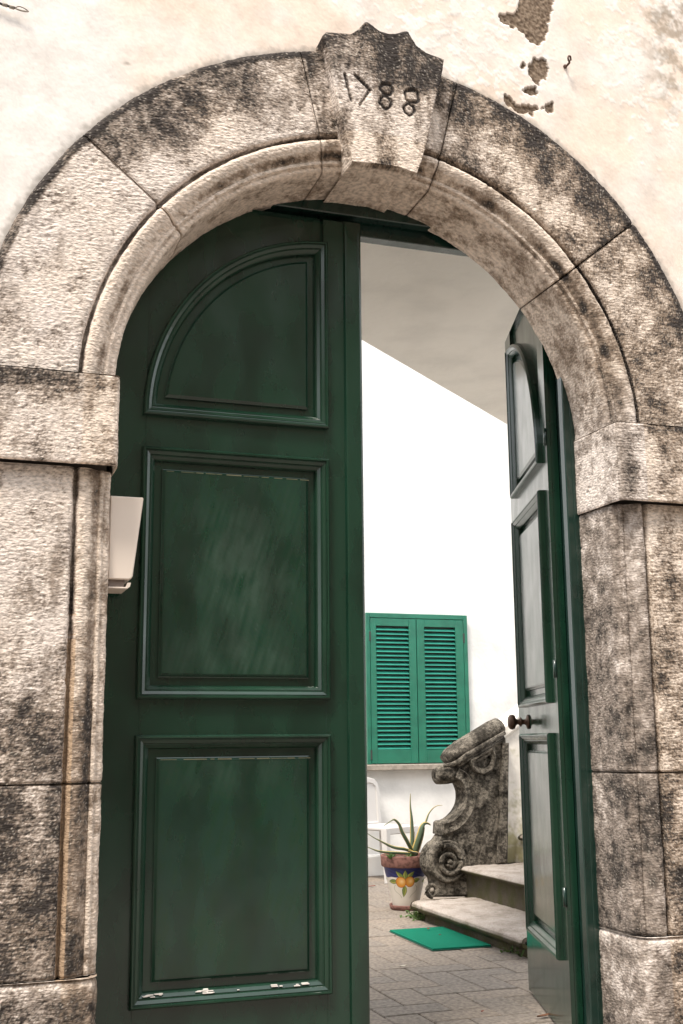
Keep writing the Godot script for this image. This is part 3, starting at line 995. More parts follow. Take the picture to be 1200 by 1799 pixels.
# ------------------------------------------------------------------ the courtyard
func build_courtyard() -> void:
	var street := obj("street", box(Vector3(0, -0.55, 0), Vector3(600, 1.0, 600), 0.01), M.street)
	street.set_meta("kind", "structure")
	tag(street, "stone paved street in front of the doorway", "street")
	var opp := thing("added_house_opposite", "added unseen house front across the street, cutting sky light and door reflections", "house")  # unseen, put in to cut light on the facade and darken door reflections
	obj("wall", box(Vector3(0, 4.1, 9.2), Vector3(40, 8.3, 0.4), 0.01), M.opposite, opp)
	obj("cornice", box(Vector3(0, 8.3, 9.0), Vector3(40, 0.16, 0.6), 0.02), M.opposite, opp)
	var floor_ := Node3D.new()
	floor_.name = "courtyard_floor"
	add_child(floor_, true)
	tag(floor_, "herringbone paved courtyard floor of worn grey brown blocks", "floor")
	floor_.set_meta("kind", "structure")
	obj("bedding", box(Vector3(1.0, -0.028, -3.05), Vector3(8.0, 0.032, 6.1), 0.002), M.mortar, floor_)
	# herringbone of two to one blocks, square to the walls
	var W := 0.158
	var gap := 0.0065
	rng.seed = 21
	var shared := {}
	var far_st := []
	for q in 4:
		far_st.append(new_st())
	for i in range(-18, 24):
		for j in range(-29, 10):
			var k := posmod(i - j, 4)
			if k != 0 and k != 3:
				continue
			var sx := 2.0 * W if k == 0 else W
			var sz := W if k == 0 else 2.0 * W
			var c := Vector3(0.71 + i * W + sx / 2, 0, -1.60 + j * W + sz / 2)
			if c.x < -2.6 or c.x > 4.2 or c.z < FAR_Z - 0.05 or c.z > -0.1:
				continue
			var key := [k, rng.randi() % 4]
			var seen := c.x > 0.12 and c.x < 1.95 and c.x < 0.45 - c.z * 0.50 and c.x > 0.02 - c.z * 0.27
			var tilt := Vector3(rng.randf_range(-0.006, 0.006), rng.randf() * TAU, rng.randf_range(-0.0025, 0.0015))
			if seen:
				if not shared.has(key):
					shared[key] = box(Vector3(0, -0.02, 0), Vector3(sx - gap, 0.04, sz - gap), 0.004)
				var o := obj("paver", shared[key], M.pavers[key[1]], floor_)
				o.position = c + Vector3(0, tilt.z, 0)
				o.rotation = Vector3(tilt.x, 0, sin(tilt.y) * 0.004)
			else:
				add_box(far_st[key[1]], c + Vector3(0, -0.02 + tilt.z, 0), Vector3(sx - gap, 0.04, sz - gap), 0.004)
	for q in 4:
		obj("outer_pavers", done(far_st[q]), M.pavers[q], floor_).set_meta("kind", "stuff")

	# the white house across the courtyard
	var house := thing("courtyard_house", "white rendered house wall across the courtyard with a green shuttered window", "house")
	obj("wall", box(Vector3(1.75, 3.4, FAR_Z - 0.15), Vector3(8.5, 6.9, 0.3), 0.002), M.far_wall, house)
	var fr := obj("window_frame", window_frame(), M.shutter, house)
	fr.position = Vector3(0, 0, FAR_Z)
	for s in [[2.162, 2.600, 2.217, 2.530], [2.606, 3.064, 2.680, 2.985]]:
		var x0: float = s[0]
		var x1: float = s[1]
		var z := FAR_Z + 0.034
		var st := new_st()
		var outer := rect(x0, 0.925, x1, 2.192)
		# stiles and rails round the louvres
		for b in [[x0, 0.925, s[2], 2.192], [s[3], 0.925, x1, 2.192], [s[2], 0.925, s[3], 1.040], [s[2], 2.124, s[3], 2.192]]:
			add_box(st, Vector3((b[0] + b[2]) / 2, (b[1] + b[3]) / 2, z), Vector3(b[2] - b[0] - 0.0006, b[3] - b[1] - 0.0006, 0.036), 0.002)
		var sh := obj("shutter", done(st), M.shutter, house)
		var slat: ArrayMesh
		if true:
			var s2 := new_st()
			add_box(s2, Vector3.ZERO, Vector3(s[3] - s[2] - 0.002, 0.007, 0.044), 0.002)
			slat = done(s2)
		for k in 28:
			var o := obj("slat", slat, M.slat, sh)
			o.position = Vector3((s[2] + s[3]) / 2, 1.058 + k * 0.0385, z - 0.001)
			o.rotation.x = deg_to_rad(36.0 + 3.5 * sin(k * 2.3 + x0 * 9.0))
		for y in [1.0, 2.03]:
			var hx: float = x0 - 0.004 if x0 < 2.5 else x1 + 0.004
			obj("hinge", box(Vector3(hx, y, z + 0.016), Vector3(0.014, 0.085, 0.014), 0.002), M.iron, sh)
	obj("window_sill", box(Vector3(2.62, 0.892, FAR_Z + 0.035), Vector3(1.06, 0.05, 0.11), 0.006), M.sill, house)
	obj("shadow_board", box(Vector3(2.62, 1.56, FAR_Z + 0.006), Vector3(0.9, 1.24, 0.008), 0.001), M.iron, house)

	# left side of the courtyard
	var side := thing("courtyard_wall", "white side wall closing the left of the courtyard", "wall")
	obj("wall", box(Vector3(-3.2, 1.6, -3.25), Vector3(0.2, 3.3, 5.6), 0.002), M.white_wall, side)

	# the vaulted landing over the entry, its inner edge running askew
	var land := thing("landing_slab", "grey plastered underside of the landing over the entry passage", "ceiling")
	var pts := PackedVector2Array([Vector2(-1.22, -0.45), Vector2(2.36, -0.45), Vector2(2.36, -3.5205), Vector2(2.251, -3.427), Vector2(0.666, -2.067)])
	var st2 := new_st()
	var flip := PackedVector2Array()
	for q in pts:
		flip.append(Vector2(q.x, -q.y))
	var tmp := extrude(flip, 0.0, 0.35, 0.002)
	var slab := obj("slab", tmp, M.soffit, land)
	slab.rotation.x = -PI / 2
	slab.position.y = 3.3

func window_frame() -> ArrayMesh:
	var st := new_st()
	var o := [2.124, 0.918, 3.106, 2.238]
	for b in [[o[0], o[1], o[0] + 0.034, o[3]], [o[2] - 0.038, o[1], o[2], o[3]], [o[0] + 0.0345, o[3] - 0.042, o[2] - 0.0385, o[3]]]:
		add_box(st, Vector3((b[0] + b[2]) / 2, (b[1] + b[3]) / 2, 0.027), Vector3(b[2] - b[0], b[3] - b[1], 0.052), 0.003)
	return done(st)

# a stone tread: profile in x, y swept along z
func tread(prof: Array, z0: float, z1: float) -> ArrayMesh:
	var pr := resample(prof, 0.008)
	var nu := pr.size()
	var nv := int(absf(z1 - z0) / 0.012) + 3
	var P := PackedVector3Array()
	var D := PackedFloat32Array()
	P.resize(nu * nv)
	D.resize(nu * nv)
	for j in nv:
		var f := clampf(float(j - 1) / (nv - 3), 0.0, 1.0)
		var e := minf(f, 1.0 - f) * absf(z1 - z0)
		for i in nu:
			P[j * nu + i] = Vector3(pr[i].x, pr[i].y, lerpf(z0, z1, f))
			D[j * nu + i] = 0.06 if j == 0 or j == nv - 1 else 0.02 * maxf(0.0, 1.0 - e / 0.025)
	return grid(nu, nv, P, D, 2, Vector3(-0.4, 1, 0))

func build_stairs() -> void:
	var stairs := thing("stone_stairs", "worn stone steps climbing to the right behind the open door leaf", "stairs")
	var nose := func(x: float, y: float, t: float) -> Array:
		return [Vector2(x + 0.085, y - t - 0.05), Vector2(x + 0.08, y - t), Vector2(x + 0.035, y - t + 0.006), Vector2(x + 0.008, y - t * 0.72), Vector2(x, y - t * 0.45), Vector2(x + 0.006, y - 0.012), Vector2(x + 0.022, y - 0.002), Vector2(x + 0.05, y), Vector2(x + 0.52, y + 0.004)]
	var lows := [[1.505, 0.113, 0.07, -3.56, -2.03, 0.0], [1.895, 0.302, 0.05, -3.69, -1.9, 0.11], [2.36, 0.487, 0.05, -3.70, -1.9, 0.30], [2.82, 0.672, 0.05, -3.70, -1.9, 0.48], [3.28, 0.857, 0.05, -3.70, -1.9, 0.67]]
	for s in lows:
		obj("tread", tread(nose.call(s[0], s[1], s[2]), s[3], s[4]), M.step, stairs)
		var yb: float = s[5] - 0.03
		var yt: float = s[1] - s[2] + 0.004
		obj("riser", riser(s[0] + 0.055, yb, yt, s[3], s[4] - 0.03), M.step, stairs)
	# the carved scroll at the foot of the parapet
	var newel := thing("carved_newel", "dark lichened stone balustrade end carved with a large scroll at the stair foot", "balustrade", Vector3(0, 0, -3.65))
	var body := PackedVector2Array()
	for q in [[1.70, 0.115], [1.735, 0.17], [1.72, 0.25], [1.74, 0.44], [1.80, 0.515], [1.86, 0.525], [1.88, 0.575], [1.93, 0.62], [1.962, 0.68], [1.975, 0.75], [1.965, 0.81], [1.93, 0.855], [1.90, 0.885], [1.93, 0.93], [1.985, 0.975], [2.245, 1.14], [2.275, 1.13], [2.278, 1.0], [2.255, 0.6], [2.238, 0.285], [1.985, 0.285], [1.965, 0.105]]:
		body.append(Vector2(q[0], q[1]))
	obj("body", carved(body, -0.145, 0.0), M.newel, newel)
	# right-hand border strip and a sunk line beside it
	obj("border", extrude(PackedVector2Array([Vector2(2.168, 0.31), Vector2(2.24, 0.31), Vector2(2.282, 1.10), Vector2(2.236, 1.10)]), -0.01, 0.034, 0.010), M.newel, newel)
	# coping: a heavy roll up the slope and a lip under it
	var st := new_st(false)
	add_tube(st, [Vector3(1.845, 0.985, -0.06), Vector3(1.875, 1.01, -0.06), Vector3(1.95, 1.058, -0.06), Vector3(2.20, 1.192, -0.06), Vector3(2.25, 1.215, -0.062)], [0.046, 0.058, 0.062, 0.062, 0.058], 18, 1.5, Vector3(0, 0, 1))
	obj("coping_roll", done(st), M.newel, newel)
	st = new_st(false)
	add_tube(st, [Vector3(1.80, 0.952, 0.0), Vector3(1.86, 0.962, 0.02), Vector3(1.90, 0.98, 0.03), Vector3(1.96, 1.02, 0.032), Vector3(2.25, 1.168, 0.03)], [0.012, 0.016, 0.018, 0.018, 0.014], 10, 1.0)
	add_tube(st, [Vector3(1.90, 0.952, 0.008), Vector3(1.96, 0.99, 0.012), Vector3(2.25, 1.138, 0.010)], [0.014, 0.020, 0.016], 10, 1.0)
	obj("coping_lip", done(st), M.newel, newel)
	# the blunt beak at the head of the C scroll
	st = new_st(false)
	add_tube(st, [Vector3(1.762, 0.882, -0.075), Vector3(1.772, 0.882, -0.075), Vector3(1.80, 0.888, -0.075), Vector3(1.86, 0.895, -0.075), Vector3(1.95, 0.905, -0.075)], [0.03, 0.052, 0.060, 0.064, 0.06], 18, 1.25, Vector3(0, 0, 1))
	obj("beak", done(st), M.newel, newel)
	# C-shaped band, wide and dished
	var band := smooth_path([Vector2(1.89, 0.905), Vector2(1.945, 0.872), Vector2(1.978, 0.81), Vector2(1.987, 0.75), Vector2(1.975, 0.685), Vector2(1.938, 0.625), Vector2(1.878, 0.575), Vector2(1.82, 0.553)], 5)
	st = new_st()
	for k in range(band.size() - 1):
		var a: Vector2 = band[k]
		var b: Vector2 = band[k + 1]
		var na: Vector2 = (band[mini(k + 1, band.size() - 1)] - band[maxi(k - 1, 0)]).normalized().orthogonal()
		var nb: Vector2 = (band[mini(k + 2, band.size() - 1)] - band[k]).normalized().orthogonal()
		var sec := [[-0.036, -0.02], [-0.035, 0.018], [-0.03, 0.024], [-0.018, 0.02], [0.0, 0.016], [0.018, 0.021], [0.03, 0.026], [0.036, 0.02], [0.036, -0.15]]
		for i in range(sec.size() - 1):
			var p := func(c: Vector2, n: Vector2, s: Array) -> Vector3: return Vector3(c.x + n.x * s[0], c.y + n.y * s[0], s[1])
			var out := Vector3(0, 0, 1)
			if i == 0:
				out = Vector3(-na.x, -na.y, 0.1)
			elif i == sec.size() - 2:
				out = Vector3(na.x, na.y, 0.0)
			quad(st, p.call(a, na, sec[i]), p.call(b, nb, sec[i]), p.call(b, nb, sec[i + 1]), p.call(a, na, sec[i + 1]), out)
	obj("scroll_band", done(st), M.newel, newel)
	obj("scroll_shelf", extrude(PackedVector2Array([Vector2(1.775, 0.505), Vector2(1.86, 0.505), Vector2(1.87, 0.59), Vector2(1.80, 0.592), Vector2(1.782, 0.58)]), -0.15, 0.014, 0.01), M.newel, newel)
	# hanging half-round boss under the coping
	st = new_st(false)
	var boss := PackedVector2Array()
	for k in 21:
		var a2 := PI * 1.02 + PI * 1.06 * k / 20.0
		boss.append(Vector2(2.082 + 0.102 * cos(a2), 0.998 + 0.108 * sin(a2)))
	boss.append(Vector2(2.16, 1.075))
	st = new_st()
	add_rings(st, boss, [[0.0, -0.01], [0.0, 0.024], [0.006, 0.034], [0.014, 0.036], [0.022, 0.026], [0.04, 0.022]])
	obj("boss", done(st), M.newel, newel)
	# great scroll: a drum with a ribbed rim and a spiral rising to its eye
	var drum := obj("scroll_drum", lathe([Vector2(0, -0.155), Vector2(0.125, -0.155), Vector2(0.140, -0.145), Vector2(0.143, -0.12), Vector2(0.136, -0.112), Vector2(0.136, -0.104), Vector2(0.144, -0.096), Vector2(0.144, -0.072), Vector2(0.136, -0.066), Vector2(0.136, -0.058), Vector2(0.143, -0.05), Vector2(0.143, -0.02), Vector2(0.136, -0.012), Vector2(0.138, 0.005), Vector2(0.132, 0.018), Vector2(0.12, 0.022), Vector2(0.10, 0.016), Vector2(0.09, 0.002), Vector2(0.0, -0.004)], 44), M.newel, newel)
	drum.position = Vector3(1.812, 0.335, 0)
	drum.rotation.x = PI / 2
	var sp := []
	var rr := []
	for k in 64:
		var f := k / 63.0
		var a3 := 1.9 - f * TAU * 1.7
		var r3 := lerpf(0.108, 0.020, pow(f, 0.8))
		sp.append(Vector3(1.818 + r3 * cos(a3), 0.333 + r3 * sin(a3), 0.012 + 0.016 * f))
		rr.append(lerpf(0.021, 0.012, f))
	obj("spiral", tube(sp, rr, 10), M.newel, newel)
	var eye := SphereMesh.new()
	eye.radius = 0.019
	eye.height = 0.038
	eye.radial_segments = 16
	eye.rings = 8
	obj("scroll_eye", eye, M.newel, newel).position = Vector3(1.820, 0.333, 0.026)
	# little counter scroll with a bead at the foot
	var fp := []
	var fr2 := []
	for k in 28:
		var f2 := k / 27.0
		var a4 := -0.6 + f2 * TAU * 0.86
		fp.append(Vector3(1.705 + 0.036 * cos(a4), 0.152 + 0.038 * sin(a4), -0.02))
		fr2.append(0.013)
	obj("foot_scroll", tube(fp, fr2, 9), M.newel, newel)
	var bead := SphereMesh.new()
	bead.radius = 0.018
	bead.height = 0.036
	bead.radial_segments = 16
	bead.rings = 8
	obj("foot_bead", bead, M.sill, newel).position = Vector3(1.704, 0.155, -0.02)
	# white parapet going up the flight
	var par := thing("stair_parapet", "white plastered stair parapet with sloping top beyond the carved stone", "parapet", Vector3(0, 0, -3.72))
	obj("wall", extrude(PackedVector2Array([Vector2(2.235, -0.02), Vector2(5.0, -0.02), Vector2(5.0, 2.95), Vector2(2.262, 1.10)]), -0.16, 0.0, 0.004), M.parapet, par)
	obj("coping", extrude(PackedVector2Array([Vector2(2.20, 1.15), Vector2(2.265, 1.104), Vector2(5.0, 2.953), Vector2(5.0, 3.05), Vector2(2.225, 1.185)]), -0.19, 0.03, 0.02), M.parapet, par)
	obj("moss_stain", stained(), M.plaster, par)
	var low := obj("low_plinth", box(Vector3(2.0, 0.08, FAR_Z + 0.08), Vector3(0.5, 0.17, 0.14), 0.01), M.white_wall)
	tag(low, "low white plinth at the foot of the courtyard house wall", "plinth")

# an outline given relief on its front by a fine grid of inset rings
func carved(pts: PackedVector2Array, z0: float, z1: float) -> ArrayMesh:
	return extrude(pts, z0, z1, 0.012)

# the lower, mossy part of the parapet render
func stained() -> ArrayMesh:
	var nu := 70
	var nv := 90
	var P := PackedVector3Array()
	P.resize(nu * nv)
	for j in nv:
		for i in nu:
			P[j * nu + i] = Vector3(2.242 + i * 0.008, 0.27 + j * 0.0095, 0.004)
	return grid(nu, nv, P, PackedFloat32Array(), 4, Vector3(0, 0, 1))

func riser(x: float, y0: float, y1: float, z0: float, z1: float) -> ArrayMesh:
	var nu := int((y1 - y0) / 0.012) + 2
	var nv := int(absf(z1 - z0) / 0.014) + 4
	var P := PackedVector3Array()
	P.resize(nu * nv)
	for j in nv:
		var jj := clampi(j - 1, 0, nv - 3)
		for i in nu:
			P[j * nu + i] = Vector3(x, lerpf(y0, y1, float(i) / (nu - 1)), lerpf(z0, z1, float(jj) / (nv - 3)))
			if j == 0 or j == nv - 1:
				P[j * nu + i].x += 0.4
	return grid(nu, nv, P, PackedFloat32Array(), 2, Vector3(-1, 0, 0))

# ------------------------------------------------------------------ things in the courtyard
func pot_print() -> ImageTexture:
	var w := 768
	var h := 256
	var im := Image.create(w, h, false, Image.FORMAT_RGB8)
	im.fill(Color8(214, 208, 200))
	var band := Color8(38, 46, 112)
	for x in w:
		var edge := 62.0 + 7.0 * absf(sin(x * 0.02 + 0.6)) + 3.0 * sin(x * 0.07)
		for y in int(edge):
			im.set_pixel(x, y, band.lerp(Color8(25, 28, 80), 0.35 + 0.35 * sin(x * 0.11 + y * 0.3)))
	for rep in 3:
		var cx := int(w * (0.3105 + rep / 3.0)) % w
		var put := func(px: float, py: float, c: Color) -> void:
			var ix := posmod(int(px), w)
			var iy := int(py)
			if iy >= 0 and iy < h:
				im.set_pixel(ix, iy, c)
		var leaf := func(ox: float, oy: float, ang: float, l: float, wd: float) -> void:
			for s in range(0, 160):
				var t := s / 159.0
				var half := wd * sin(PI * pow(t, 0.8)) * 0.5
				for q in range(-26, 27):
					var v := q / 26.0
					var a := Vector2(t * l, v * half).rotated(ang)
					var c := Color8(96, 118, 52).lerp(Color8(170, 168, 84), clampf(0.5 + 0.6 * v, 0, 1))
					if absf(v) > 0.86 or absf(v) < 0.07:
						c = Color8(42, 58, 34)
					put.call(cx + ox + a.x, oy + a.y, c)
		leaf.call(-6.0, 78.0, deg_to_rad(-132), 72.0, 30.0)
		leaf.call(2.0, 76.0, deg_to_rad(-92), 58.0, 30.0)
		leaf.call(10.0, 78.0, deg_to_rad(-48), 72.0, 30.0)
		leaf.call(-46.0, 88.0, deg_to_rad(190), 58.0, 30.0)
		leaf.call(52.0, 92.0, deg_to_rad(2), 76.0, 30.0)
		leaf.call(2.0, 118.0, deg_to_rad(78), 74.0, 34.0)
		for o in [[-29.0, 92.0, 32.0, 34.0], [30.0, 95.0, 36.0, 35.0]]:
			for y in range(-38, 39):
				for x in range(-38, 39):
					var d := Vector2(x / o[2], y / o[3]).length()
					if d <= 1.0:
						var hi := clampf(1.0 - Vector2((x + 6) / o[2], (y + 5) / o[3]).length() * 1.3, 0, 1)
						var c2 := Color8(205, 138, 48).lerp(Color8(235, 200, 150), hi)
						c2 = c2.lerp(Color8(150, 74, 30), smoothstep(0.8, 1.0, d))
						put.call(cx + o[0] + x, o[1] + y, c2)
		for sgn in [-1.0, 1.0]:
			for s in 260:
				var t2 := s / 259.0
				var q2 := Vector2(74.0 + 16.0 * sin(t2 * 5.2), 112.0 + 84.0 * t2)
				if t2 > 0.5:
					q2.x -= (t2 - 0.5) * 46.0
				for ww in 2:
					put.call(cx + sgn * (q2.x - 4.0) + ww, q2.y, Color8(92, 100, 70))
	return tex(im)

func lathe_uv(prof: Array, seg: int) -> ArrayMesh:
	var st := SurfaceTool.new()
	st.begin(Mesh.PRIMITIVE_TRIANGLES)
	st.set_smooth_group(0)
	var n := prof.size()
	for k in range(n - 1):
		for i in seg:
			var q := func(kk: int, ii: int) -> void:
				var f := TAU * ii / seg
				st.set_uv(Vector2(float(ii) / seg, 1.0 - float(kk) / (n - 1)))
				st.add_vertex(Vector3(prof[kk].x * cos(f), prof[kk].y, prof[kk].x * sin(f)))
			q.call(k, i); q.call(k + 1, i); q.call(k + 1, i + 1)
			q.call(k, i); q.call(k + 1, i + 1); q.call(k, i + 1)
	st.generate_normals()
	return st.commit()

# a thick leaf blade along a path, channelled, with paler margins as its own strip
func blade(pts: Array, width: float, twist := 0.0, wide := Vector3.ZERO) -> Array:
	var path := smooth_path(pts, 6)
	var n := path.size()
	var body := new_st(false)
	var rim := new_st(false)
	var rows := []
	for i in n:
		var f := float(i) / (n - 1)
		var t: Vector3 = (path[mini(i + 1, n - 1)] - path[maxi(i - 1, 0)]).normalized()
		var side := wide if wide != Vector3.ZERO else t.cross(Vector3(0.35, 0.2, -1.0))
		side = (side - t * side.dot(t)).normalized().rotated(t, twist * f)
		var up := side.cross(t)
		var w := width * (0.75 + 0.5 * sin(PI * minf(f * 1.2, 1.0))) * pow(maxf(0.0, 1.0 - f), 0.55) + 0.0012
		var row := []
		for s in [-1.0, -0.78, 0.0, 0.78, 1.0, 0.78, 0.0, -0.78]:
			row.append(s)
		var ring := []
		for k in 8:
			var s2: float = row[k]
			var lift := absf(s2) * 0.35 * w
			var th := 0.12 * w * (1.0 - absf(s2)) + 0.0007
			ring.append(path[i] + side * s2 * w * 0.5 + up * (lift + (th if k < 5 else -th)))
		rows.append(ring)
	for i in range(n - 1):
		var c: Vector3 = (path[i] + path[i + 1]) * 0.5
		for k in 8:
			var l := (k + 1) % 8
			var mid: Vector3 = (rows[i][k] + rows[i][l] + rows[i + 1][k] + rows[i + 1][l]) * 0.25
			var t2: Vector3 = path[i + 1] - path[i]
			var o := t2.cross(rows[i][l] - rows[i][k])
			var up2: Vector3 = (rows[i][2] - rows[i][6])
			if k in [1, 2, 0, 3]:
				o = o if o.dot(up2) > 0 else -o
			else:
				o = o if o.dot(up2) < 0 else -o
			var edge := k in [0, 3, 4, 7]
			quad(rim if edge else body, rows[i][k], rows[i][l], rows[i + 1][l], rows[i + 1][k], o)
	return [done(body), done(rim)]

func build_pot() -> void:
	var pot := thing("flower_pot", "painted terracotta flower pot with oranges and a blue band by the scroll", "flower pot", Vector3(1.652, 0, -4.0))
	var prof := []
	for k in 13:
		var f := k / 12.0
		prof.append(Vector2(lerpf(0.088, 0.149, f), lerpf(0.022, 0.286, f)))
	var m := mat(Color(1, 1, 1), 0.45)
	m.albedo_color = Color(0.93, 0.92, 0.9)
	m.albedo_texture = pot_print()
	obj("body", lathe_uv(prof, 64), m, pot)
	obj("rim", lathe([Vector2(0.148, 0.280), Vector2(0.160, 0.282), Vector2(0.164, 0.288), Vector2(0.168, 0.350), Vector2(0.166, 0.356), Vector2(0.160, 0.358), Vector2(0.150, 0.354), Vector2(0.146, 0.33)], 56), M.terracotta, pot)
	obj("soil", lathe([Vector2(0.0, 0.338), Vector2(0.10, 0.338), Vector2(0.147, 0.334)], 32), M.soil, pot)
	obj("saucer", lathe([Vector2(0, 0), Vector2(0.098, 0), Vector2(0.106, 0.006), Vector2(0.113, 0.03), Vector2(0.110, 0.034), Vector2(0.105, 0.030), Vector2(0.098, 0.014), Vector2(0, 0.013)], 44), M.terracotta, pot)
	var ag := thing("agave", "variegated agave with long curling yellow edged leaves in the painted pot", "plant", Vector3(1.70, 0.34, -4.0))
	var o := Vector3(1.70, 0.34, 0)
	for l in [
		[[[1.704, 0.345, 0], [1.704, 0.381, 0.0], [1.712, 0.472, 0.0], [1.708, 0.586, 0.005], [1.701, 0.683, 0.0], [1.707, 0.762, -0.01]], 0.052, 0.7],
		[[[1.70, 0.345, 0.01], [1.691, 0.379, 0.03], [1.648, 0.445, 0.06], [1.605, 0.509, 0.08], [1.581, 0.561, 0.09], [1.544, 0.595, 0.1], [1.513, 0.591, 0.11], [1.453, 0.559, 0.12]], 0.042, 0.5],
		[[[1.70, 0.35, 0.03], [1.685, 0.373, 0.05], [1.61, 0.399, 0.1], [1.541, 0.412, 0.13], [1.485, 0.431, 0.14], [1.43, 0.458, 0.15], [1.368, 0.489, 0.16], [1.30, 0.53, 0.17]], 0.034, 0.4],
		[[[1.69, 0.35, 0.02], [1.672, 0.362, 0.04], [1.584, 0.372, 0.06], [1.484, 0.383, 0.08], [1.416, 0.396, 0.1], [1.364, 0.416, 0.1], [1.30, 0.44, 0.1]], 0.030, 0.3],
		[[[1.705, 0.345, 0.02], [1.716, 0.381, 0.04], [1.738, 0.47, 0.07], [1.758, 0.544, 0.08], [1.79, 0.560, 0.07], [1.822, 0.548, 0.06]], 0.088, 0.25],
		[[[1.72, 0.345, -0.02], [1.742, 0.385, -0.06], [1.801, 0.48, -0.1], [1.861, 0.552, -0.12], [1.895, 0.615, -0.13], [1.947, 0.659, -0.14], [2.006, 0.667, -0.15]], 0.030, 0.6],
		[[[1.712, 0.348, 0.05], [1.70, 0.362, 0.09], [1.671, 0.372, 0.13], [1.628, 0.388, 0.17], [1.60, 0.400, 0.19]], 0.046, 0.2],
	]:
		var pts := []
		for q in l[0]:
			pts.append(Vector3(q[0], q[1], q[2]) - o)
		var b := blade(pts, l[1] * 0.62, l[2])
		var lf := obj("leaf", b[0], M.agave, ag)
		obj("margin", b[1], M.agave_edge, lf)
	var suc := thing("succulent", "low spiky green succulent covering the soil round the agave", "plant", Vector3(1.60, 0.338, -3.95))
	rng.seed = 77
	for c in 7:
		var st := new_st()
		var base := Vector3(rng.randf_range(-0.09, 0.05), 0.0, rng.randf_range(-0.04, 0.09))
		for k in 16:
			var d := Vector3(rng.randf_range(-1, 1), rng.randf_range(0.5, 1.4), rng.randf_range(-1, 1)).normalized()
			var l2 := rng.randf_range(0.022, 0.05)
			add_tube(st, [base, base + d * l2 * 0.55, base + d * l2 + Vector3(0, -0.003, 0)], [0.0025, 0.004, 0.0006], 5)
		obj("rosette", done(st), M.weed, suc)

func weed_clump(label: String, at: Vector3, spread: Vector3, count: int, seed_: int) -> void:
	var t := thing("weed_clump", label, "weeds", at, "weeds along the foot of the bottom step")
	rng.seed = seed_
	for g in 5:
		var st := new_st()
		for k in count / 5:
			var b := Vector3(rng.randf_range(-1, 1) * spread.x, 0.0, rng.randf_range(-1, 1) * spread.z)
			var d := Vector3(rng.randf_range(-1, 0.4), rng.randf_range(0.25, 1.2), rng.randf_range(-0.8, 0.8)).normalized()
			var l := rng.randf_range(0.3, 1.0) * spread.y
			var side := d.cross(Vector3(rng.randf() - 0.5, 0.3, rng.randf() - 0.5)).normalized() * rng.randf_range(0.002, 0.006)
			var mid := b + d * l * 0.55
			var tip := b + d * l + Vector3(0, -0.3 * l, 0)
			quad(st, b - side * 0.4, b + side * 0.4, mid + side, mid - side, Vector3.UP)
			tri(st, mid - side, mid + side, tip, Vector3.UP)
			if k % 4 == 0:      # a few round leaves
				var lw := side.normalized() * 0.011
				var dd := d * 0.022
				quad(st, tip, tip + dd * 0.5 + lw, tip + dd, tip + dd * 0.5 - lw, Vector3.UP)
		obj("blades", done(st), M.weed if g % 2 == 0 else M.moss, t).set_meta("kind", "stuff")

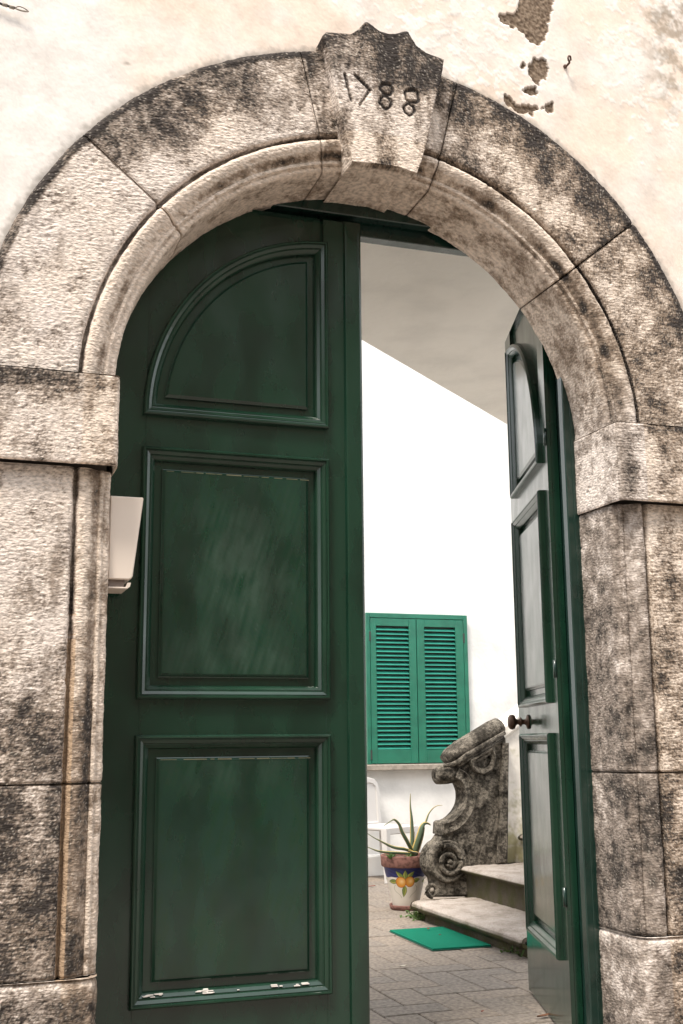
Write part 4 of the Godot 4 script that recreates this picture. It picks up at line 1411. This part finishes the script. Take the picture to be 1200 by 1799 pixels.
func build_small_things() -> void:
	var dm := thing("door_mat", "bright green doormat on the paving in front of the bottom step", "doormat", Vector3(1.365, 0.0, -2.79))
	var pad := obj("pad", box(Vector3(0, 0.010, 0), Vector3(0.345, 0.009, 0.68), 0.003), M.mat, dm)
	pad.rotation.y = deg_to_rad(-1.0)
	obj("backing", box(Vector3(0, 0.003, 0), Vector3(0.352, 0.005, 0.687), 0.001), M.mat_edge, dm).rotation.y = deg_to_rad(-1.0)
	weed_clump("grassy weeds at the far corner of the bottom step beside the pot", Vector3(1.60, 0.0, -3.56), Vector3(0.06, 0.10, 0.10), 150, 3)
	weed_clump("leafy weeds under the near end of the bottom step by the open door", Vector3(1.66, 0.0, -2.22), Vector3(0.12, 0.07, 0.12), 200, 4)
	var leaf := func(label: String, at: Vector3, l: float, w: float, turn: float, m: Material) -> void:
		var o := obj("fallen_leaf", fallen(l, w), m)
		o.position = at
		o.rotation.y = turn
		tag(o, label, "leaf", "leaves fallen on the courtyard floor")
	leaf.call("curled brown fallen leaf on the paving at the foot of the open door", Vector3(1.0, 0.004, -0.86), 0.085, 0.022, 0.25, M.dry_leaf)
	leaf.call("small red fallen leaf lying on the green doormat", Vector3(1.40, 0.018, -3.02), 0.03, 0.018, 0.9, M.red_leaf)
	leaf.call("tiny dark fallen leaf lying on the middle of the green doormat", Vector3(1.38, 0.018, -2.80), 0.018, 0.012, 0.2, M.dry_leaf)
	leaf.call("tiny reddish fallen leaf on the grey paving nearest the door", Vector3(0.80, 0.003, -1.03), 0.02, 0.012, 0.5, M.red_leaf)
	leaf.call("small pale fallen leaf on the paving in front of the doormat", Vector3(0.86, 0.003, -2.07), 0.045, 0.018, 0.1, M.litter)
	leaf.call("brown fallen leaf on the bright paving near the white chair", Vector3(1.85, 0.003, -5.2), 0.06, 0.02, 0.1, M.red_leaf)
	# white plastic garden chair, turned three quarters
	var ch := thing("garden_chair", "white moulded plastic garden chair against the courtyard house wall", "chair", Vector3(2.13, 0, -5.68))
	ch.rotation.y = deg_to_rad(26)
	ch.scale = Vector3(0.94, 1.0, 0.94)
	var st := new_st()
	add_box(st, Vector3(0, 0.415, 0.02), Vector3(0.42, 0.03, 0.42), 0.012)
	add_box(st, Vector3(0, 0.40, 0.225), Vector3(0.42, 0.055, 0.02), 0.008)
	obj("seat", done(st), M.chair_plastic, ch)
	var back := PackedVector2Array()
	for q in [[-0.21, 0.40], [0.21, 0.40], [0.21, 0.70], [0.195, 0.76], [0.15, 0.80], [0.08, 0.815], [-0.08, 0.815], [-0.15, 0.80], [-0.195, 0.76], [-0.21, 0.70]]:
		back.append(Vector2(q[0], q[1]))
	st = new_st()
	add_rings(st, back, [[0.0, -0.02], [0.0, 0.0], [0.006, 0.006], [0.04, 0.006], [0.048, -0.004], [0.06, -0.005]])
	add_back(st, back, -0.02)
	var bk := obj("backrest", done(st), M.chair_plastic, ch)
	bk.position = Vector3(0, 0.0, -0.185)
	bk.rotation.x = deg_to_rad(-4)
	for sx in [-1.0, 1.0]:
		for sz in [-1.0, 1.0]:
			st = new_st()
			var t0 := Vector3(sx * 0.19, 0.41, 0.02 + sz * 0.19)
			var t1 := Vector3(sx * 0.215, 0.0, 0.02 + sz * 0.225)
			add_tube(st, [t1, t0], [0.024, 0.042], 4)
			obj("leg", done(st), M.chair_plastic, ch)

func fallen(l: float, w: float) -> ArrayMesh:
	var st := new_st(false)
	var n := 9
	for i in range(n - 1):
		var f0 := float(i) / (n - 1)
		var f1 := float(i + 1) / (n - 1)
		var q := func(f: float, s: float) -> Vector3:
			var hw := w * 0.5 * sin(PI * clampf(f, 0.02, 0.98))
			return Vector3((f - 0.5) * l, 0.25 * w * absf(s) + 0.004 + 0.012 * (f - 0.4) * (f - 0.4) * l / 0.08, s * hw)
		for s in [-1.0, 0.0]:
			quad(st, q.call(f0, s), q.call(f1, s), q.call(f1, s + 1.0), q.call(f0, s + 1.0), Vector3.UP)
	return done(st)

# ------------------------------------------------------------------
func _ready() -> void:
	# camera
	var cam := Camera3D.new()
	cam.name = "camera"
	var yaw := 0.3304
	var pitch := 0.1937
	var roll := -0.0085
	var f := Vector3(sin(yaw) * cos(pitch), sin(pitch), -cos(yaw) * cos(pitch))
	var r0 := Vector3(cos(yaw), 0, sin(yaw))
	var u0 := r0.cross(f)
	var r := r0 * cos(roll) + u0 * sin(roll)
	var u := u0 * cos(roll) - r0 * sin(roll)
	cam.transform = Transform3D(Basis(r, u, -f), Vector3(-1.4233, 1.125, 3.6895))
	cam.fov = rad_to_deg(2.0 * atan(899.5 / 2046.45))
	cam.near = 0.05
	cam.far = 900.0
	add_child(cam)
	cam.current = true
	# sky: bright thin overcast
	var env := Environment.new()
	env.background_mode = Environment.BG_SKY
	var sm := ProceduralSkyMaterial.new()
	sm.sky_top_color = Color(0.86, 0.87, 0.89)
	sm.sky_horizon_color = Color(0.93, 0.94, 0.95)
	sm.sky_curve = 0.2
	sm.ground_bottom_color = Color(0.45, 0.42, 0.38)
	sm.ground_horizon_color = Color(0.75, 0.74, 0.72)
	sm.sky_energy_multiplier = 1.0
	sm.sun_angle_max = 0.0
	var sky := Sky.new()
	sky.sky_material = sm
	env.sky = sky
	env.tonemap_mode = Environment.TONE_MAPPER_LINEAR
	env.tonemap_exposure = 3.5
	env.sdfgi_enabled = true
	env.ssao_enabled = true
	env.ssil_enabled = true
	var we := WorldEnvironment.new()
	we.name = "environment"
	we.environment = env
	add_child(we)
	var sun := DirectionalLight3D.new()
	sun.name = "sun"
	sun.light_energy = 0.5
	sun.light_color = Color(1.0, 0.966, 0.92)
	sun.light_angular_distance = 14.0
	sun.shadow_enabled = true
	add_child(sun)
	sun.look_at_from_position(Vector3.ZERO, Vector3(0.38, -0.88, -0.33))

	for k in [[n1, 1, 1.0, 3], [n2, 2, 1.0, 4], [n3, 3, 1.0, 3], [n4, 4, 1.0, 2]]:
		k[0].seed = k[1]
		k[0].noise_type = FastNoiseLite.TYPE_SIMPLEX_SMOOTH
		k[0].frequency = k[2]
		k[0].fractal_octaves = k[3]
	# carved date
	strokes = [
		[Vector2(-0.152, 3.499), Vector2(-0.139, 3.443), Vector2(-0.127, 3.399)],
		[Vector2(-0.112, 3.502), Vector2(-0.055, 3.456), Vector2(-0.094, 3.39)],
	]
	for c in [[0.011, 3.470, 0.0225, 0.0215], [0.006, 3.416, 0.0215, 0.024], [0.111, 3.460, 0.028, 0.026], [0.099, 3.405, 0.0205, 0.021]]:
		var ring := []
		for k in 21:
			ring.append(Vector2(c[0] + c[2] * (1.0 + 0.1 * sin(k * 1.9 + c[0] * 90.0)) * cos(TAU * k / 20.0), c[1] + c[3] * (1.0 + 0.1 * sin(k * 1.3 + c[1] * 50.0)) * sin(TAU * k / 20.0)))
		strokes.append(ring)
	make_materials()
	build_portal()
	build_street_wall()
	build_courtyard()
	build_stairs()
	build_doors()
	build_wall_fixtures()
	build_pot()
	build_small_things()
